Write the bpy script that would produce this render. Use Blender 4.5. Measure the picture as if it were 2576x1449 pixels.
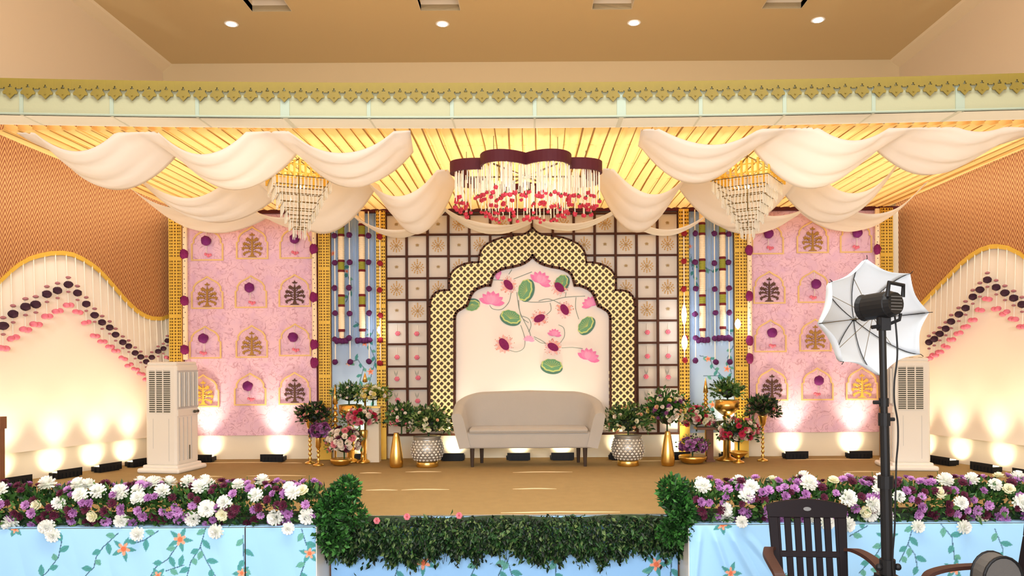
import bpy, math, random
import numpy as np
from mathutils import Vector, Matrix, Euler
R = math.radians
C = bpy.context.scene.collection
for o in list(bpy.data.objects): bpy.data.objects.remove(o)
rnd = random.Random(7)
nr = np.random.RandomState(5)

# ------------------------------------------------------------------ camera
F, CX, CY, H, ROLL = 1930.0, 1340.0, 900.0, 1.17, R(0.33)
cr, sr = math.cos(ROLL), math.sin(ROLL)
cd = bpy.data.cameras.new('camera'); cam = bpy.data.objects.new('camera', cd); C.objects.link(cam)
cd.sensor_width = 36; cd.lens = F/2576*36; cd.clip_end = 60
cd.shift_x = -(CX-1288)/2576; cd.shift_y = (CY-724.5)/2576
cam.location = (0, 0, H)
cam.rotation_euler = (Matrix.Rotation(R(90), 3, 'X') @ Matrix.Rotation(-ROLL, 3, 'Z')).to_euler()
bpy.context.scene.camera = cam
vs = bpy.context.scene.view_settings
vs.view_transform = 'Standard'; vs.look = 'None'; vs.gamma = 1; vs.use_curve_mapping = False
vs.exposure = 0.40
# ------------------------------------------------------------------ world, room lights and added fills
w = bpy.data.worlds.new('world'); bpy.context.scene.world = w; w.use_nodes = True
w.node_tree.nodes['Background'].inputs[0].default_value = (1, .9, .78, 1)
w.node_tree.nodes['Background'].inputs[1].default_value = 0.2

def light(kind, loc, energy, color, target=None, size=1, size_y=None, spot=None, blend=.5, radius=.05, name='lamp_light'):
    l = bpy.data.lights.new(name, kind); l.energy = energy; l.color = color
    if kind == 'AREA':
        l.size = size
        if size_y: l.shape = 'RECTANGLE'; l.size_y = size_y
    else: l.shadow_soft_size = radius
    if kind == 'SPOT': l.spot_size = R(spot); l.spot_blend = blend
    o = bpy.data.objects.new(name, l); C.objects.link(o); o.location = loc
    if target is not None:
        o.rotation_euler = (Vector(target)-Vector(loc)).to_track_quat('-Z', 'Y').to_euler()
    return o
light('AREA', (0, 3.3, 5.5), 260, (.82, .92, 1), (0, 5.5, -.4), 7, 1.0, name='hall_light')
light('AREA', (0, -1.6, 1.9), 410, (.95, .96, 1), (0, 8.0, 1.9), 7, 1.6, name='front_fill_light')  # added fill from behind the camera, brightens drapes and backdrop
for fx in (-3, -1, 1, 3): light('SPOT', (fx, 4.1, -.40), 130, (1, .90, .74), (fx*1.15, 6.9, 3.2), spot=50, blend=.5, radius=.12, name='canopy_fill_spot')  # added fill spots below the stage front, aimed up at drapes and ceiling cloth
light('AREA', (0, 2.5, 5.0), 190, (1, .95, .9), (0, 4, 7), 9, 3, name='hall_ceiling_wash')
light('AREA', (0, 7.3, 3.55), 145, (1, .97, .92), (0, 7.3, 0), 8.2, 3.0, name='cloth_glow_fill')  # added fill above the ceiling cloth, makes it glow and softens the set
light('AREA', (0, 9.9, 3.9), 6, (1, .80, .5), (0, 10.5, 5.8), 8, .4, name='rear_ceiling_light')  # wide area light behind the backdrop, aimed up at the hall ceiling

# ------------------------------------------------------------------ pixel <-> world (plumb world, photo rolled a little)
def W(px, py, d):
    dx, dy = px-CX, py-CY
    return Vector(((dx*cr-dy*sr)*d/F, d, H-(dx*sr+dy*cr)*d/F))
def PX(X, Y, Z):
    a = X*F/Y; b = (H-Z)*F/Y
    return CX+a*cr+b*sr, CY-a*sr+b*cr
def ondepth(px, py, z):          # depth at which a pixel ray meets height z
    dx, dy = px-CX, py-CY
    return F*(H-z)/(dx*sr+dy*cr)

# ------------------------------------------------------------------ materials
def mat(name, col, rough=.6, metal=0, emit=None, es=1, attr=False, noise=None, bump=None, trans=0, alpha=None, sheen=0, coat=0, ior=None, glass=0, spec=None):
    m = bpy.data.materials.new(name); m.use_nodes = True
    nt = m.node_tree; N = nt.nodes; L = nt.links; b = N['Principled BSDF']
    def setc(c): return (c[0], c[1], c[2], 1)
    b.inputs['Base Color'].default_value = setc(col)
    b.inputs['Roughness'].default_value = rough; b.inputs['Metallic'].default_value = metal
    if spec is not None: b.inputs['Specular IOR Level'].default_value = spec
    if sheen: b.inputs['Sheen Weight'].default_value = sheen
    if coat: b.inputs['Coat Weight'].default_value = coat
    if glass: b.inputs['Transmission Weight'].default_value = glass
    if ior: b.inputs['IOR'].default_value = ior
    if emit: b.inputs['Emission Color'].default_value = setc(emit); b.inputs['Emission Strength'].default_value = es
    src = None
    if attr:
        a = N.new('ShaderNodeAttribute'); a.attribute_name = 'Col'; src = a.outputs['Color']
    if noise:      # (scale, amount, second colour)
        t = N.new('ShaderNodeTexNoise'); t.inputs['Scale'].default_value = noise[0]; t.inputs['Detail'].default_value = 4
        tc = N.new('ShaderNodeTexCoord'); L.new(tc.outputs['Object'], t.inputs['Vector'])
        mx = N.new('ShaderNodeMix'); mx.data_type = 'RGBA'
        rr = N.new('ShaderNodeMapRange'); rr.inputs[1].default_value = .35; rr.inputs[2].default_value = .65; rr.inputs[4].default_value = noise[1]
        L.new(t.outputs['Fac'], rr.inputs[0]); L.new(rr.outputs[0], mx.inputs[0])
        if src: L.new(src, mx.inputs[6])
        else: mx.inputs[6].default_value = setc(col)
        mx.inputs[7].default_value = setc(noise[2]); src = mx.outputs[2]
    if src: L.new(src, b.inputs['Base Color'])
    if bump:
        t = N.new('ShaderNodeTexNoise'); t.inputs['Scale'].default_value = bump[0]; t.inputs['Detail'].default_value = 3
        tc = N.new('ShaderNodeTexCoord'); L.new(tc.outputs['Object'], t.inputs['Vector'])
        bp = N.new('ShaderNodeBump'); bp.inputs['Strength'].default_value = bump[1]; bp.inputs['Distance'].default_value = .01
        L.new(t.outputs['Fac'], bp.inputs['Height']); L.new(bp.outputs[0], b.inputs['Normal'])
    if trans:
        tr = N.new('ShaderNodeBsdfTranslucent'); ms = N.new('ShaderNodeMixShader'); ms.inputs[0].default_value = trans
        if src: L.new(src, tr.inputs[0])
        else: tr.inputs[0].default_value = setc(col)
        L.new(b.outputs[0], ms.inputs[1]); L.new(tr.outputs[0], ms.inputs[2]); L.new(ms.outputs[0], N['Material Output'].inputs[0])
    return m
M = {}
M['plaster'] = mat('plaster', (.72, .56, .31), .8, bump=(30, .05))
M['plaster_wall'] = mat('plaster_wall', (.74, .60, .42), .8, bump=(30, .05))
M['trimpaint'] = mat('trimpaint', (.82, .68, .46), .6)
M['hallfloor'] = mat('hallfloor', (.35, .30, .26), .35, noise=(6, .5, (.28, .24, .2)))
M['carpet'] = mat('carpet', (.35, .23, .085), .95, noise=(9, .5, (.30, .195, .07)), bump=(220, .5))
M['dark'] = mat('dark', (.03, .02, .02), .5)
M['black'] = mat('black', (.008, .008, .009), .5, spec=.25)
M['blackmetal'] = mat('blackmetal', (.008, .008, .009), .45, .1, spec=.3)
M['gold'] = mat('gold', (.85, .56, .16), .28, 1, noise=(14, .4, (.75, .45, .12)))
M['goldpaint'] = mat('goldpaint', (.78, .50, .07), .5, .25, noise=(10, .5, (.70, .42, .05)))
M['lace'] = mat('lace', (.20, .135, .006), .65, noise=(3, .6, (.13, .085, .005)))
M['cream'] = mat('cream', (.86, .76, .58), .6)
M['jali'] = mat('jali', (.94, .84, .42), .5, noise=(8, .3, (.90, .76, .34)))
M['brown'] = mat('brown', (.075, .027, .014), .6, spec=.15, noise=(12, .4, (.05, .018, .01)))
M['maroon'] = mat('maroon', (.085, .014, .02), .6, spec=.2)
M['tile'] = mat('tile', (.68, .61, .53), .8, noise=(40, .4, (.61, .54, .46)), bump=(300, .2))
M['tilegold'] = mat('tilegold', (.50, .27, .04), .5)
M['tilepale'] = mat('tilepale', (.42, .29, .12), .6)
M['whitepanel'] = mat('whitepanel', (.86, .80, .75), .7)
M['basewall'] = mat('basewall', (.88, .80, .62), .8)
M['drape'] = mat('drape', (.92, .87, .80), .85, trans=.35, sheen=.2, bump=(6, .25))
M['beamcloth'] = mat('beamcloth', (.36, .34, .20), .8, trans=.15, bump=(40, .1))
M['beampipe'] = mat('beampipe', (.28, .32, .24), .6)
M['beamunder'] = mat('beamunder', (.90, .84, .68), .8)
M['underjoint'] = mat('underjoint', (.72, .68, .52), .7)
M['wingpanel'] = mat('wingpanel', (.88, .79, .66), .75, bump=(20, .05))
M['string'] = mat('string', (.92, .86, .74), .8)
M['purple'] = mat('purple', (.11, .012, .10), .9, noise=(60, .6, (.06, .005, .06)))
M['magenta'] = mat('magenta', (.24, .01, .11), .9, noise=(50, .6, (.14, .005, .07)))
M['darkplum'] = mat('darkplum', (.05, .012, .03), .9, noise=(60, .5, (.02, .005, .015)))
M['mauve'] = mat('mauve', (.45, .18, .20), .9)
M['pinkpom'] = mat('pinkpom', (.75, .16, .24), .9, noise=(50, .5, (.85, .3, .36)))
M['redpom'] = mat('redpom', (.30, .01, .02), .9)
M['rosered'] = mat('rosered', (.60, .04, .07), .8, noise=(40, .5, (.35, .02, .04)))
M['whiteplastic'] = mat('whiteplastic', (.84, .80, .73), .35)
M['greyplastic'] = mat('greyplastic', (.55, .55, .54), .35)
M['ventdark'] = mat('ventdark', (.07, .07, .05), .6)
M['sofa'] = mat('sofa', (.47, .44, .40), .85, sheen=.3, noise=(5, .3, (.43, .40, .36)), bump=(150, .15))
M['leg'] = mat('leg', (.05, .03, .02), .4)
M['silver'] = mat('silver', (.75, .75, .72), .25, .9)
M['chair'] = mat('chair', (.009, .006, .008), .6, spec=.15, noise=(8, .3, (.018, .009, .010)))
M['chairarm'] = mat('chairarm', (.055, .022, .016), .5, spec=.3)
M['umbrella'] = mat('umbrella', (.80, .84, .88), .7, trans=.45)
M['emblem'] = mat('emblem', (.16, .16, .16), .5)
M['greybag'] = mat('greybag', (.10, .095, .09), .7, bump=(80, .2))
M['crystal'] = mat('crystal', (.93, .88, .76), .08, .0, glass=.5, ior=1.5)
M['wire'] = mat('wire', (.16, .11, .04), .4, .6)
M['lens'] = mat('lens', (1, .95, .8), .3, emit=(1, .86, .6), es=4)
M['downlens'] = mat('downlens', (1, 1, 1), .3, emit=(1, .97, .92), es=9)
M['sconce'] = mat('sconce', (1, 1, 1), .3, emit=(.85, .93, 1), es=5)
M['leaf'] = mat('leaf', (.1, .2, .05), .5, attr=True, trans=.12)
M['petal'] = mat('petal', (.8, .8, .8), .7, attr=True, trans=.15)
M['paint'] = mat('paint', (.8, .8, .8), .75, attr=True)
M['wood'] = mat('wood', (.20, .07, .025), .5, noise=(10, .5, (.12, .04, .015)))
M['housing'] = mat('housing', (.30, .20, .13), .7)
M['cloth'] = mat('cloth', (.5, .7, .9), .75, attr=True, sheen=.15, bump=(5, .3))
M['pleat'] = None

def node_mat(name, build, rough=.8):
    m = bpy.data.materials.new(name); m.use_nodes = True
    nt = m.node_tree; b = nt.nodes['Principled BSDF']; b.inputs['Roughness'].default_value = rough
    build(nt, nt.nodes, nt.links, b); return m
def mth(N, L, op, a, b_=None, c=None):
    n = N.new('ShaderNodeMath'); n.operation = op
    for i, x in enumerate((a, b_, c)):
        if x is None: continue
        if isinstance(x, (int, float)): n.inputs[i].default_value = x
        else: L.new(x, n.inputs[i])
    return n.outputs[0]
def weave(nt, N, L, b):
    a = N.new('ShaderNodeAttribute'); a.attribute_name = 'uvw'
    s = N.new('ShaderNodeSeparateXYZ'); L.new(a.outputs['Vector'], s.inputs[0])
    u, z = s.outputs[0], s.outputs[1]
    fu = mth(N, L, 'FRACT', mth(N, L, 'DIVIDE', u, .052))
    tri = mth(N, L, 'ABSOLUTE', mth(N, L, 'SUBTRACT', fu, .5))
    ph = mth(N, L, 'ADD', mth(N, L, 'DIVIDE', z, .058), mth(N, L, 'MULTIPLY', tri, 2.6))
    ph = mth(N, L, 'ADD', ph, mth(N, L, 'MULTIPLY', mth(N, L, 'FLOOR', mth(N, L, 'DIVIDE', u, .052)), .37))
    st = mth(N, L, 'ABSOLUTE', mth(N, L, 'SUBTRACT', mth(N, L, 'FRACT', ph), .5))
    r = N.new('ShaderNodeValToRGB'); L.new(st, r.inputs[0])
    e = r.color_ramp.elements
    e[0].position = .12; e[0].color = (.24, .055, .014, 1); e[1].position = .36; e[1].color = (.62, .32, .11, 1)
    L.new(r.outputs[0], b.inputs['Base Color'])
    bp = N.new('ShaderNodeBump'); bp.inputs['Strength'].default_value = .5; bp.inputs['Distance'].default_value = .01
    L.new(st, bp.inputs['Height']); L.new(bp.outputs[0], b.inputs['Normal'])
M['weave'] = node_mat('weave', weave)
def damask(nt, N, L, b):
    tc = N.new('ShaderNodeTexCoord')
    t0 = N.new('ShaderNodeTexNoise'); t0.inputs['Scale'].default_value = 7; t0.inputs['Detail'].default_value = 2; L.new(tc.outputs['Object'], t0.inputs['Vector'])
    t = N.new('ShaderNodeTexNoise'); t.inputs['Scale'].default_value = 9; t.inputs['Detail'].default_value = 2; t.inputs['Distortion'].default_value = 1.5
    L.new(tc.outputs['Object'], t.inputs['Vector'])
    d = mth(N, L, 'ABSOLUTE', mth(N, L, 'SUBTRACT', t.outputs['Fac'], .5))
    r = N.new('ShaderNodeValToRGB'); L.new(d, r.inputs[0]); e = r.color_ramp.elements
    e[0].position = .0; e[0].color = (.60, .32, .42, 1); e[1].position = .035; e[1].color = (.85, .56, .68, 1)
    mx = N.new('ShaderNodeMix'); mx.data_type = 'RGBA'; L.new(r.outputs[0], mx.inputs[6]); mx.inputs[7].default_value = (.74, .47, .66, 1)
    rr = N.new('ShaderNodeMapRange'); rr.inputs[1].default_value = .45; rr.inputs[2].default_value = .7; rr.inputs[4].default_value = .7
    L.new(t0.outputs['Fac'], rr.inputs[0]); L.new(rr.outputs[0], mx.inputs[0]); L.new(mx.outputs[2], b.inputs['Base Color'])
M['damask'] = node_mat('damask', damask)
def pleat(nt, N, L, b):
    b.inputs['Base Color'].default_value = (.88, .63, .25, 1)
    tr = N.new('ShaderNodeBsdfTranslucent'); tr.inputs[0].default_value = (.88, .62, .25, 1)
    ms = N.new('ShaderNodeMixShader'); ms.inputs[0].default_value = .6
    L.new(b.outputs[0], ms.inputs[1]); L.new(tr.outputs[0], ms.inputs[2]); L.new(ms.outputs[0], N['Material Output'].inputs[0])
M['pleat'] = node_mat('pleat', pleat)
def bandtube(nt, N, L, b):       # striped garland tube: bands from height attribute
    a = N.new('ShaderNodeAttribute'); a.attribute_name = 'Col'; L.new(a.outputs['Color'], b.inputs['Base Color'])
M['tube'] = node_mat('tube', bandtube)

# ------------------------------------------------------------------ mesh builder
class MB:
    def __init__(s): s.v = []; s.f = []; s.c = []; s.uv = []
    def add(s, vs_, fs, col=None):
        n = len(s.v); s.v += [tuple(v) for v in vs_]; s.f += [tuple(i+n for i in f) for f in fs]
        if col is not None: s.c += [(col[0], col[1], col[2], 1)]*len(vs_)
        return s
    def box(s, c, size, rot=None, col=None, taper=1):
        x, y, z = size[0]/2, size[1]/2, size[2]/2; c = Vector(c)
        vv = []
        for dz in (-1, 1):
            k = taper if dz > 0 else 1
            for dx, dy in ((-1, -1), (1, -1), (1, 1), (-1, 1)):
                p = Vector((dx*x*k, dy*y*k, dz*z))
                if rot is not None: p = rot @ p
                vv.append(c+p)
        return s.add(vv, [(3, 2, 1, 0), (4, 5, 6, 7), (0, 1, 5, 4), (1, 2, 6, 5), (2, 3, 7, 6), (3, 0, 4, 7)], col)
    def bb(s, x0, x1, y0, y1, z0, z1, col=None):
        return s.box(((x0+x1)/2, (y0+y1)/2, (z0+z1)/2), (x1-x0, y1-y0, z1-z0), col=col)
    def tube(s, pts, r, n=6, cap=True, col=None):
        pts = [Vector(p) for p in pts]; m = len(pts); vv = []; ff = []
        up = None
        for i, p in enumerate(pts):
            t = (pts[min(i+1, m-1)]-pts[max(i-1, 0)]).normalized()
            if up is None:
                up = Vector((0, 0, 1)) if abs(t.z) < .9 else Vector((1, 0, 0))
            a = t.cross(up).normalized(); b = a.cross(t).normalized(); up = b
            ri = r[i] if isinstance(r, (list, tuple)) else r
            for k in range(n):
                q = 2*math.pi*k/n; vv.append(p+a*math.cos(q)*ri+b*math.sin(q)*ri)
        for i in range(m-1):
            for k in range(n):
                k2 = (k+1) % n; ff.append((i*n+k, i*n+k2, (i+1)*n+k2, (i+1)*n+k))
        if cap: ff.append(tuple(range(n-1, -1, -1))); ff.append(tuple((m-1)*n+k for k in range(n)))
        return s.add(vv, ff, col)
    def lathe(s, prof, c=(0, 0, 0), n=20, col=None):
        c = Vector(c); vv = []; ff = []; m = len(prof)
        for r_, z in prof:
            for k in range(n):
                q = 2*math.pi*k/n; vv.append(c+Vector((r_*math.cos(q), r_*math.sin(q), z)))
        for i in range(m-1):
            for k in range(n):
                k2 = (k+1) % n; ff.append((i*n+k, i*n+k2, (i+1)*n+k2, (i+1)*n+k))
        ff.append(tuple(range(n-1, -1, -1))); ff.append(tuple((m-1)*n+k for k in range(n)))
        return s.add(vv, ff, col)
    def prism(s, poly, mp, e0, e1, col=None):     # poly of (u, v); mp(u, v, e) -> point
        n = len(poly); vv = [mp(u, v, e0) for u, v in poly]+[mp(u, v, e1) for u, v in poly]
        ff = [tuple(range(n)), tuple(range(2*n-1, n-1, -1))]
        ff += [(i, i+n, (i+1) % n+n, (i+1) % n) for i in range(n)]
        return s.add(vv, ff, col)
    def ball(s, c, r, n=8, m=5, sq=(1, 1, 1), col=None, jit=0):
        c = Vector(c); vv = [c+Vector((0, 0, -r*sq[2]))]; ff = []
        for i in range(1, m):
            a = -math.pi/2+math.pi*i/m
            for k in range(n):
                q = 2*math.pi*k/n; j = 1+(rnd.uniform(-jit, jit) if jit else 0)
                vv.append(c+Vector((r*sq[0]*math.cos(a)*math.cos(q)*j, r*sq[1]*math.cos(a)*math.sin(q)*j, r*sq[2]*math.sin(a)*j)))
        vv.append(c+Vector((0, 0, r*sq[2]))); t = len(vv)-1
        for k in range(n):
            k2 = (k+1) % n; ff.append((0, 1+k2, 1+k))
            for i in range(m-2): ff.append((1+i*n+k, 1+i*n+k2, 1+(i+1)*n+k2, 1+(i+1)*n+k))
            ff.append((1+(m-2)*n+k, 1+(m-2)*n+k2, t))
        return s.add(vv, ff, col)
    def grid(s, P, col=None):                # P: rows of points
        nv, nu = len(P), len(P[0]); vv = [p for row in P for p in row]
        ff = [(j*nu+i, j*nu+i+1, (j+1)*nu+i+1, (j+1)*nu+i) for j in range(nv-1) for i in range(nu-1)]
        return s.add(vv, ff, col)
    def mesh(s, name, m, smooth=False, off=(0, 0, 0)):
        me = bpy.data.meshes.new(name)
        ox, oy, oz = off
        me.from_pydata([(x-ox, y-oy, z-oz) for x, y, z in s.v], [], s.f)
        if s.c and len(s.c) == len(s.v):
            a = me.color_attributes.new('Col', 'FLOAT_COLOR', 'POINT')
            a.data.foreach_set('color', np.array(s.c, dtype=np.float32).ravel())
        if s.uv and len(s.uv) == len(s.v):
            a = me.attributes.new('uvw', 'FLOAT_VECTOR', 'POINT')
            a.data.foreach_set('vector', np.array(s.uv, dtype=np.float32).ravel())
        if isinstance(m, (list, tuple)):
            for x in m: me.materials.append(x)
        else: me.materials.append(m)
        if smooth: me.polygons.foreach_set('use_smooth', [True]*len(me.polygons))
        me.update(); return me
    def obj(s, name, m, parent=None, smooth=False, local=False, thick=None):
        off = (0, 0, 0)
        if parent is not None and not local:
            off = tuple(wloc(parent))
        me = s.mesh(name, m, smooth, off)
        o = bpy.data.objects.new(name, me); C.objects.link(o)
        if parent is not None: o.parent = parent
        if thick:
            md = o.modifiers.new('solid', 'SOLIDIFY'); md.thickness = thick; md.offset = 0
        return o
def wloc(o):
    p = Vector((0, 0, 0))
    while o is not None: p = p+Vector(o.location); o = o.parent
    return p
def tag(o, label=None, cat=None, group=None, kind=None):
    if label: o['label'] = label
    if cat: o['category'] = cat
    if group: o['group'] = group
    if kind: o['kind'] = kind
    return o
def thing(name, label, cat, loc=(0, 0, 0), group=None, rz=0):
    o = bpy.data.objects.new(name, None); C.objects.link(o); o.empty_display_size = .1
    o.location = loc; o.rotation_euler.z = rz
    return tag(o, label, cat, group)
def inst(me, name, parent, loc, rot=(0, 0, 0), sc=1, world=True, mt=None):
    o = bpy.data.objects.new(name, me); C.objects.link(o)
    if parent is not None:
        o.parent = parent
        if world: loc = Vector(loc)-wloc(parent)
    o.location = loc; o.rotation_euler = rot
    o.scale = (sc,)*3 if isinstance(sc, (int, float)) else sc
    return o
ORD = ['first', 'second', 'third', 'fourth', 'fifth', 'sixth', 'seventh', 'eighth', 'ninth', 'tenth', 'eleventh', 'twelfth', 'thirteenth', 'fourteenth',
       'fifteenth', 'sixteenth', 'seventeenth', 'eighteenth', 'nineteenth', 'twentieth', 'twenty-first', 'twenty-second', 'twenty-third', 'twenty-fourth', 'twenty-fifth']
def struct(o): return tag(o, kind='structure')
def lerp(a, b, t): return a+(b-a)*t
def XZ(u, v, e): return Vector((u, e, v))
def XY(u, v, e): return Vector((u, v, e))

# ================================================================== HALL SHELL
ZC, HX, YB, YF, ZF = 5.80, 5.76, 12.0, -7.0, -.55
struct(MB().bb(-HX-.2, HX+.2, YF-.2, YB+.2, ZF-.1, ZF).obj('floor', M['hallfloor']))
struct(MB().bb(-HX-.2, HX+.2, YB, YB+.2, ZF, ZC+.3).obj('wall_back', mat('plaster_shaded', (.60, .46, .26), .85)))  # same plaster as the other walls, its dimmer light put into the colour
struct(MB().bb(-HX-.2, HX+.2, YF-.2, YF, ZF, ZC+.3).obj('wall_front', M['plaster_wall']))
struct(MB().bb(-HX-.2, -HX, YF, YB, ZF, ZC+.3).obj('wall_left', M['plaster_wall']))
struct(MB().bb(HX, HX+.2, YF, YB, ZF, ZC+.3).obj('wall_right', M['plaster_wall']))
vents = [W(684, 24, 10.21).x, W(1108, 24, 10.21).x, W(1539, 20, 10.21).x, W(1966, 16, 10.21).x]
VY0, VY1, VW = 9.72, 10.21, .26
mb = MB(); mb.bb(-HX, HX, YF, VY0, ZC, ZC+.08); mb.bb(-HX, HX, VY1, YB, ZC, ZC+.08)
xs = [-HX]+sum([[v-VW, v+VW] for v in vents], [])+[HX]
for i in range(0, len(xs), 2): mb.bb(xs[i], xs[i+1], VY0, VY1, ZC, ZC+.08)
struct(mb.obj('ceiling', M['plaster']))
mb = MB()
for s in (-1, 1): mb.prism([(s*HX, ZC), (s*(HX-.14), ZC), (s*(HX-.12), ZC-.03), (s*(HX-.03), ZC-.10), (s*HX, ZC-.12)], lambda u, v, e: Vector((u, e, v)), YF, YB)
struct(mb.obj('trim_1', M['trimpaint']))
for i, v in enumerate(vents):
    t = thing('ceiling_vent', ORD[i]+' recessed rectangular ceiling vent from the left, brown inside', 'vent', (v, (VY0+VY1)/2, ZC), 'recessed ceiling vents')
    m = MB(); a, b_ = VY0, VY1
    m.bb(v-VW, v+VW, a, b_, ZC+.17, ZC+.18); t1 = m.obj('back_plate', M['housing'], t)
    m = MB(); m.bb(v-VW-.01, v-VW, a, b_, ZC, ZC+.18); m.bb(v+VW, v+VW+.01, a, b_, ZC, ZC+.18); m.bb(v-VW, v+VW, b_, b_+.01, ZC, ZC+.18); m.bb(v-VW, v+VW, a-.01, a, ZC, ZC+.18)
    m.obj('side_wall', M['cream'], t)
for i, (px, py) in enumerate(((582, 60), (1113, 60), (1595, 57), (2058, 50))):
    d = F*(ZC-H)/(CY-py-(px-CX)*sr); p = W(px, py, d); p.z = ZC
    t = thing('downlight', ORD[i]+' round white recessed downlight from the left, switched on', 'light', p, 'ceiling downlights')
    MB().lathe([(.095, -.006), (.095, 0), (.06, 0), (.06, -.010)], p, 20).obj('trim_ring', M['whiteplastic'], t)
    MB().lathe([(.062, -.014), (.062, -.009)], p, 20).obj('lens', M['downlens'], t)

# ================================================================== STAGE
YS, YE = 5.70, 9.06          # stage front (centre) and back
XL, XR = W(795, 1321, 5.36).x, W(1733, 1318, 5.36).x
m = MB(); m.bb(-5.5, 5.5, YS, YE, ZF, -.012); m.bb(-5.5, XL, 5.38, YS, ZF, -.012); m.bb(XR, 5.5, 5.38, YS, ZF, -.012)
m.bb(-5.5, 5.5, YE, 9.4, ZF, -.012)
m.obj('stage_platform', M['wood']); tag(bpy.data.objects['stage_platform'], 'raised stage platform with protruding left and right sides, under the tan carpet', 'stage')
stg = thing('stage_carpet', 'tan carpet stretched over the stage floor with faint cross seams', 'carpet', (0, 7, 0))
m = MB(); m.bb(-5.5, 5.5, YS, 9.3, -.012, 0); m.bb(-5.5, XL, 5.38, YS, -.012, 0); m.bb(XR, 5.5, 5.38, YS, -.012, 0)
m.obj('carpet_sheet', M['carpet'], stg)
M['seam'] = mat('seam', (.72, .55, .30), .5)
for (x0, x1, py) in ((905, 960, 1190), (1020, 1110, 1187), (1290, 1440, 1188), (500, 700, 1164), (710, 760, 1165), (1540, 1760, 1160), (1980, 2210, 1156), (920, 1000, 1233), (1010, 1130, 1232), (1290, 1400, 1230),
                      (620, 770, 1197), (500, 560, 1199), (1260, 1560, 1289), (2120, 2220, 1187), (1110, 1160, 1158)):
    d = ondepth((x0+x1)/2, py, 0); a, b_ = W(x0, py, d), W(x1, py, d)
    MB().tube([(lerp(a.x, b_.x, t/6), d+rnd.uniform(-.004, .004), -.004+.006*math.sin(math.pi*t/6)) for t in range(7)], .006, 6).obj('seam_ridge', M['seam'], stg)

# ------------------------------------------------------------------ printed cloth (colour attribute raster)
def hexf(r, g, b): return tuple((c/255/12.92 if c/255 <= .04045 else ((c/255+.055)/1.055)**2.4) for c in (r, g, b))
TEAL, TEAL2, STEM, ORG, ORG2 = hexf(70, 150, 150), hexf(95, 165, 150), hexf(55, 95, 120), hexf(240, 160, 130), hexf(225, 110, 70)
class Raster:
    def __init__(s, GX, GY, bg):
        s.X, s.Y = GX, GY; s.c = np.tile(np.array(bg, dtype=float), GX.shape+(1,))
    def leaf(s, x, y, a, L_, w_, col):
        u = (s.X-x)*math.cos(a)+(s.Y-y)*math.sin(a); v = -(s.X-x)*math.sin(a)+(s.Y-y)*math.cos(a)
        q = u/L_
        mk = (q > 0) & (q < 1) & (np.abs(v) < w_*np.sin(np.pi*np.clip(q, 0, 1)**.85)); s.c[mk] = col
        mk2 = mk & (np.abs(v) < .7); s.c[mk2] = np.array(col)*.75
    def line(s, pts, w_, col):
        for (x0, y0), (x1, y1) in zip(pts, pts[1:]):
            dx, dy = x1-x0, y1-y0; l2 = dx*dx+dy*dy+1e-6
            t = np.clip(((s.X-x0)*dx+(s.Y-y0)*dy)/l2, 0, 1)
            s.c[np.hypot(s.X-x0-t*dx, s.Y-y0-t*dy) < w_] = col
    def flower(s, x, y, r, col=ORG, col2=ORG2):
        a = np.arctan2(s.Y-y, s.X-x); d = np.hypot(s.X-x, s.Y-y); rr = r*(.72+.28*np.cos(5*a+x))
        s.c[d < rr] = col; s.c[d < r*.38] = col2
    def vine(s, pts, sp=26, L_=30, sides=(1, -1), w_=1.3, lw=7.5):
        s.line(pts, w_, STEM); acc = 10; k = 0
        for (x0, y0), (x1, y1) in zip(pts, pts[1:]):
            l = math.hypot(x1-x0, y1-y0); a = math.atan2(y1-y0, x1-x0)
            while acc < l:
                t = acc/l; sd = sides[k % len(sides)]
                s.leaf(x0+(x1-x0)*t, y0+(y1-y0)*t, a+sd*(.8+.25*math.sin(k*2.3)), L_*(.85+.2*math.sin(k*1.7)), lw, TEAL if k % 3 else TEAL2); acc += sp; k += 1
            acc -= l
VINES = [[(300, 1340), (262, 1375), (245, 1400), (240, 1425), (205, 1460)], [(400, 1335), (365, 1358), (340, 1366)], [(450, 1368), (425, 1405), (395, 1425), (375, 1460)],
         [(521, 1322), (506, 1375), (482, 1412), (470, 1460)], [(506, 1375), (522, 1410), (545, 1450)], [(420, 1435), (465, 1420)], [(613, 1345), (617, 1460)], [(760, 1330), (772, 1370)], [(772, 1405), (752, 1460)],
         [(1008, 1400), (992, 1460)], [(1203, 1408), (1175, 1470)], [(1274, 1402), (1248, 1460)], [(1274, 1402), (1293, 1460)], [(1400, 1405), (1396, 1460)], [(1645, 1425), (1615, 1465)], [(1690, 1395), (1685, 1460)],
         [(2297, 1315), (2282, 1368), (2260, 1412)], [(2282, 1368), (2300, 1395), (2305, 1425)], [(2365, 1318), (2392, 1350), (2400, 1420)], [(2222, 1362), (2203, 1392), (2160, 1440)], [(2135, 1348), (2180, 1322)],
         [(2220, 1430), (2190, 1450)], [(1962, 1462), (1975, 1440)], [(2090, 1440), (2085, 1470)], [(2500, 1330), (2520, 1380), (2515, 1440)], [(80, 1470), (120, 1440), (150, 1400), (160, 1350)]]
FLOW = [(313, 1380, 17), (455, 1356, 17), (41, 1330, 11), (780, 1391, 14), (610, 1440, 12), (1066, 1414, 18), (1650, 1418, 17), (1816, 1320, 13), (1836, 1440, 15), (2229, 1350, 15), (2400, 1430, 15), (1390, 1400, 12), (400, 1447, 12)]
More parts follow.
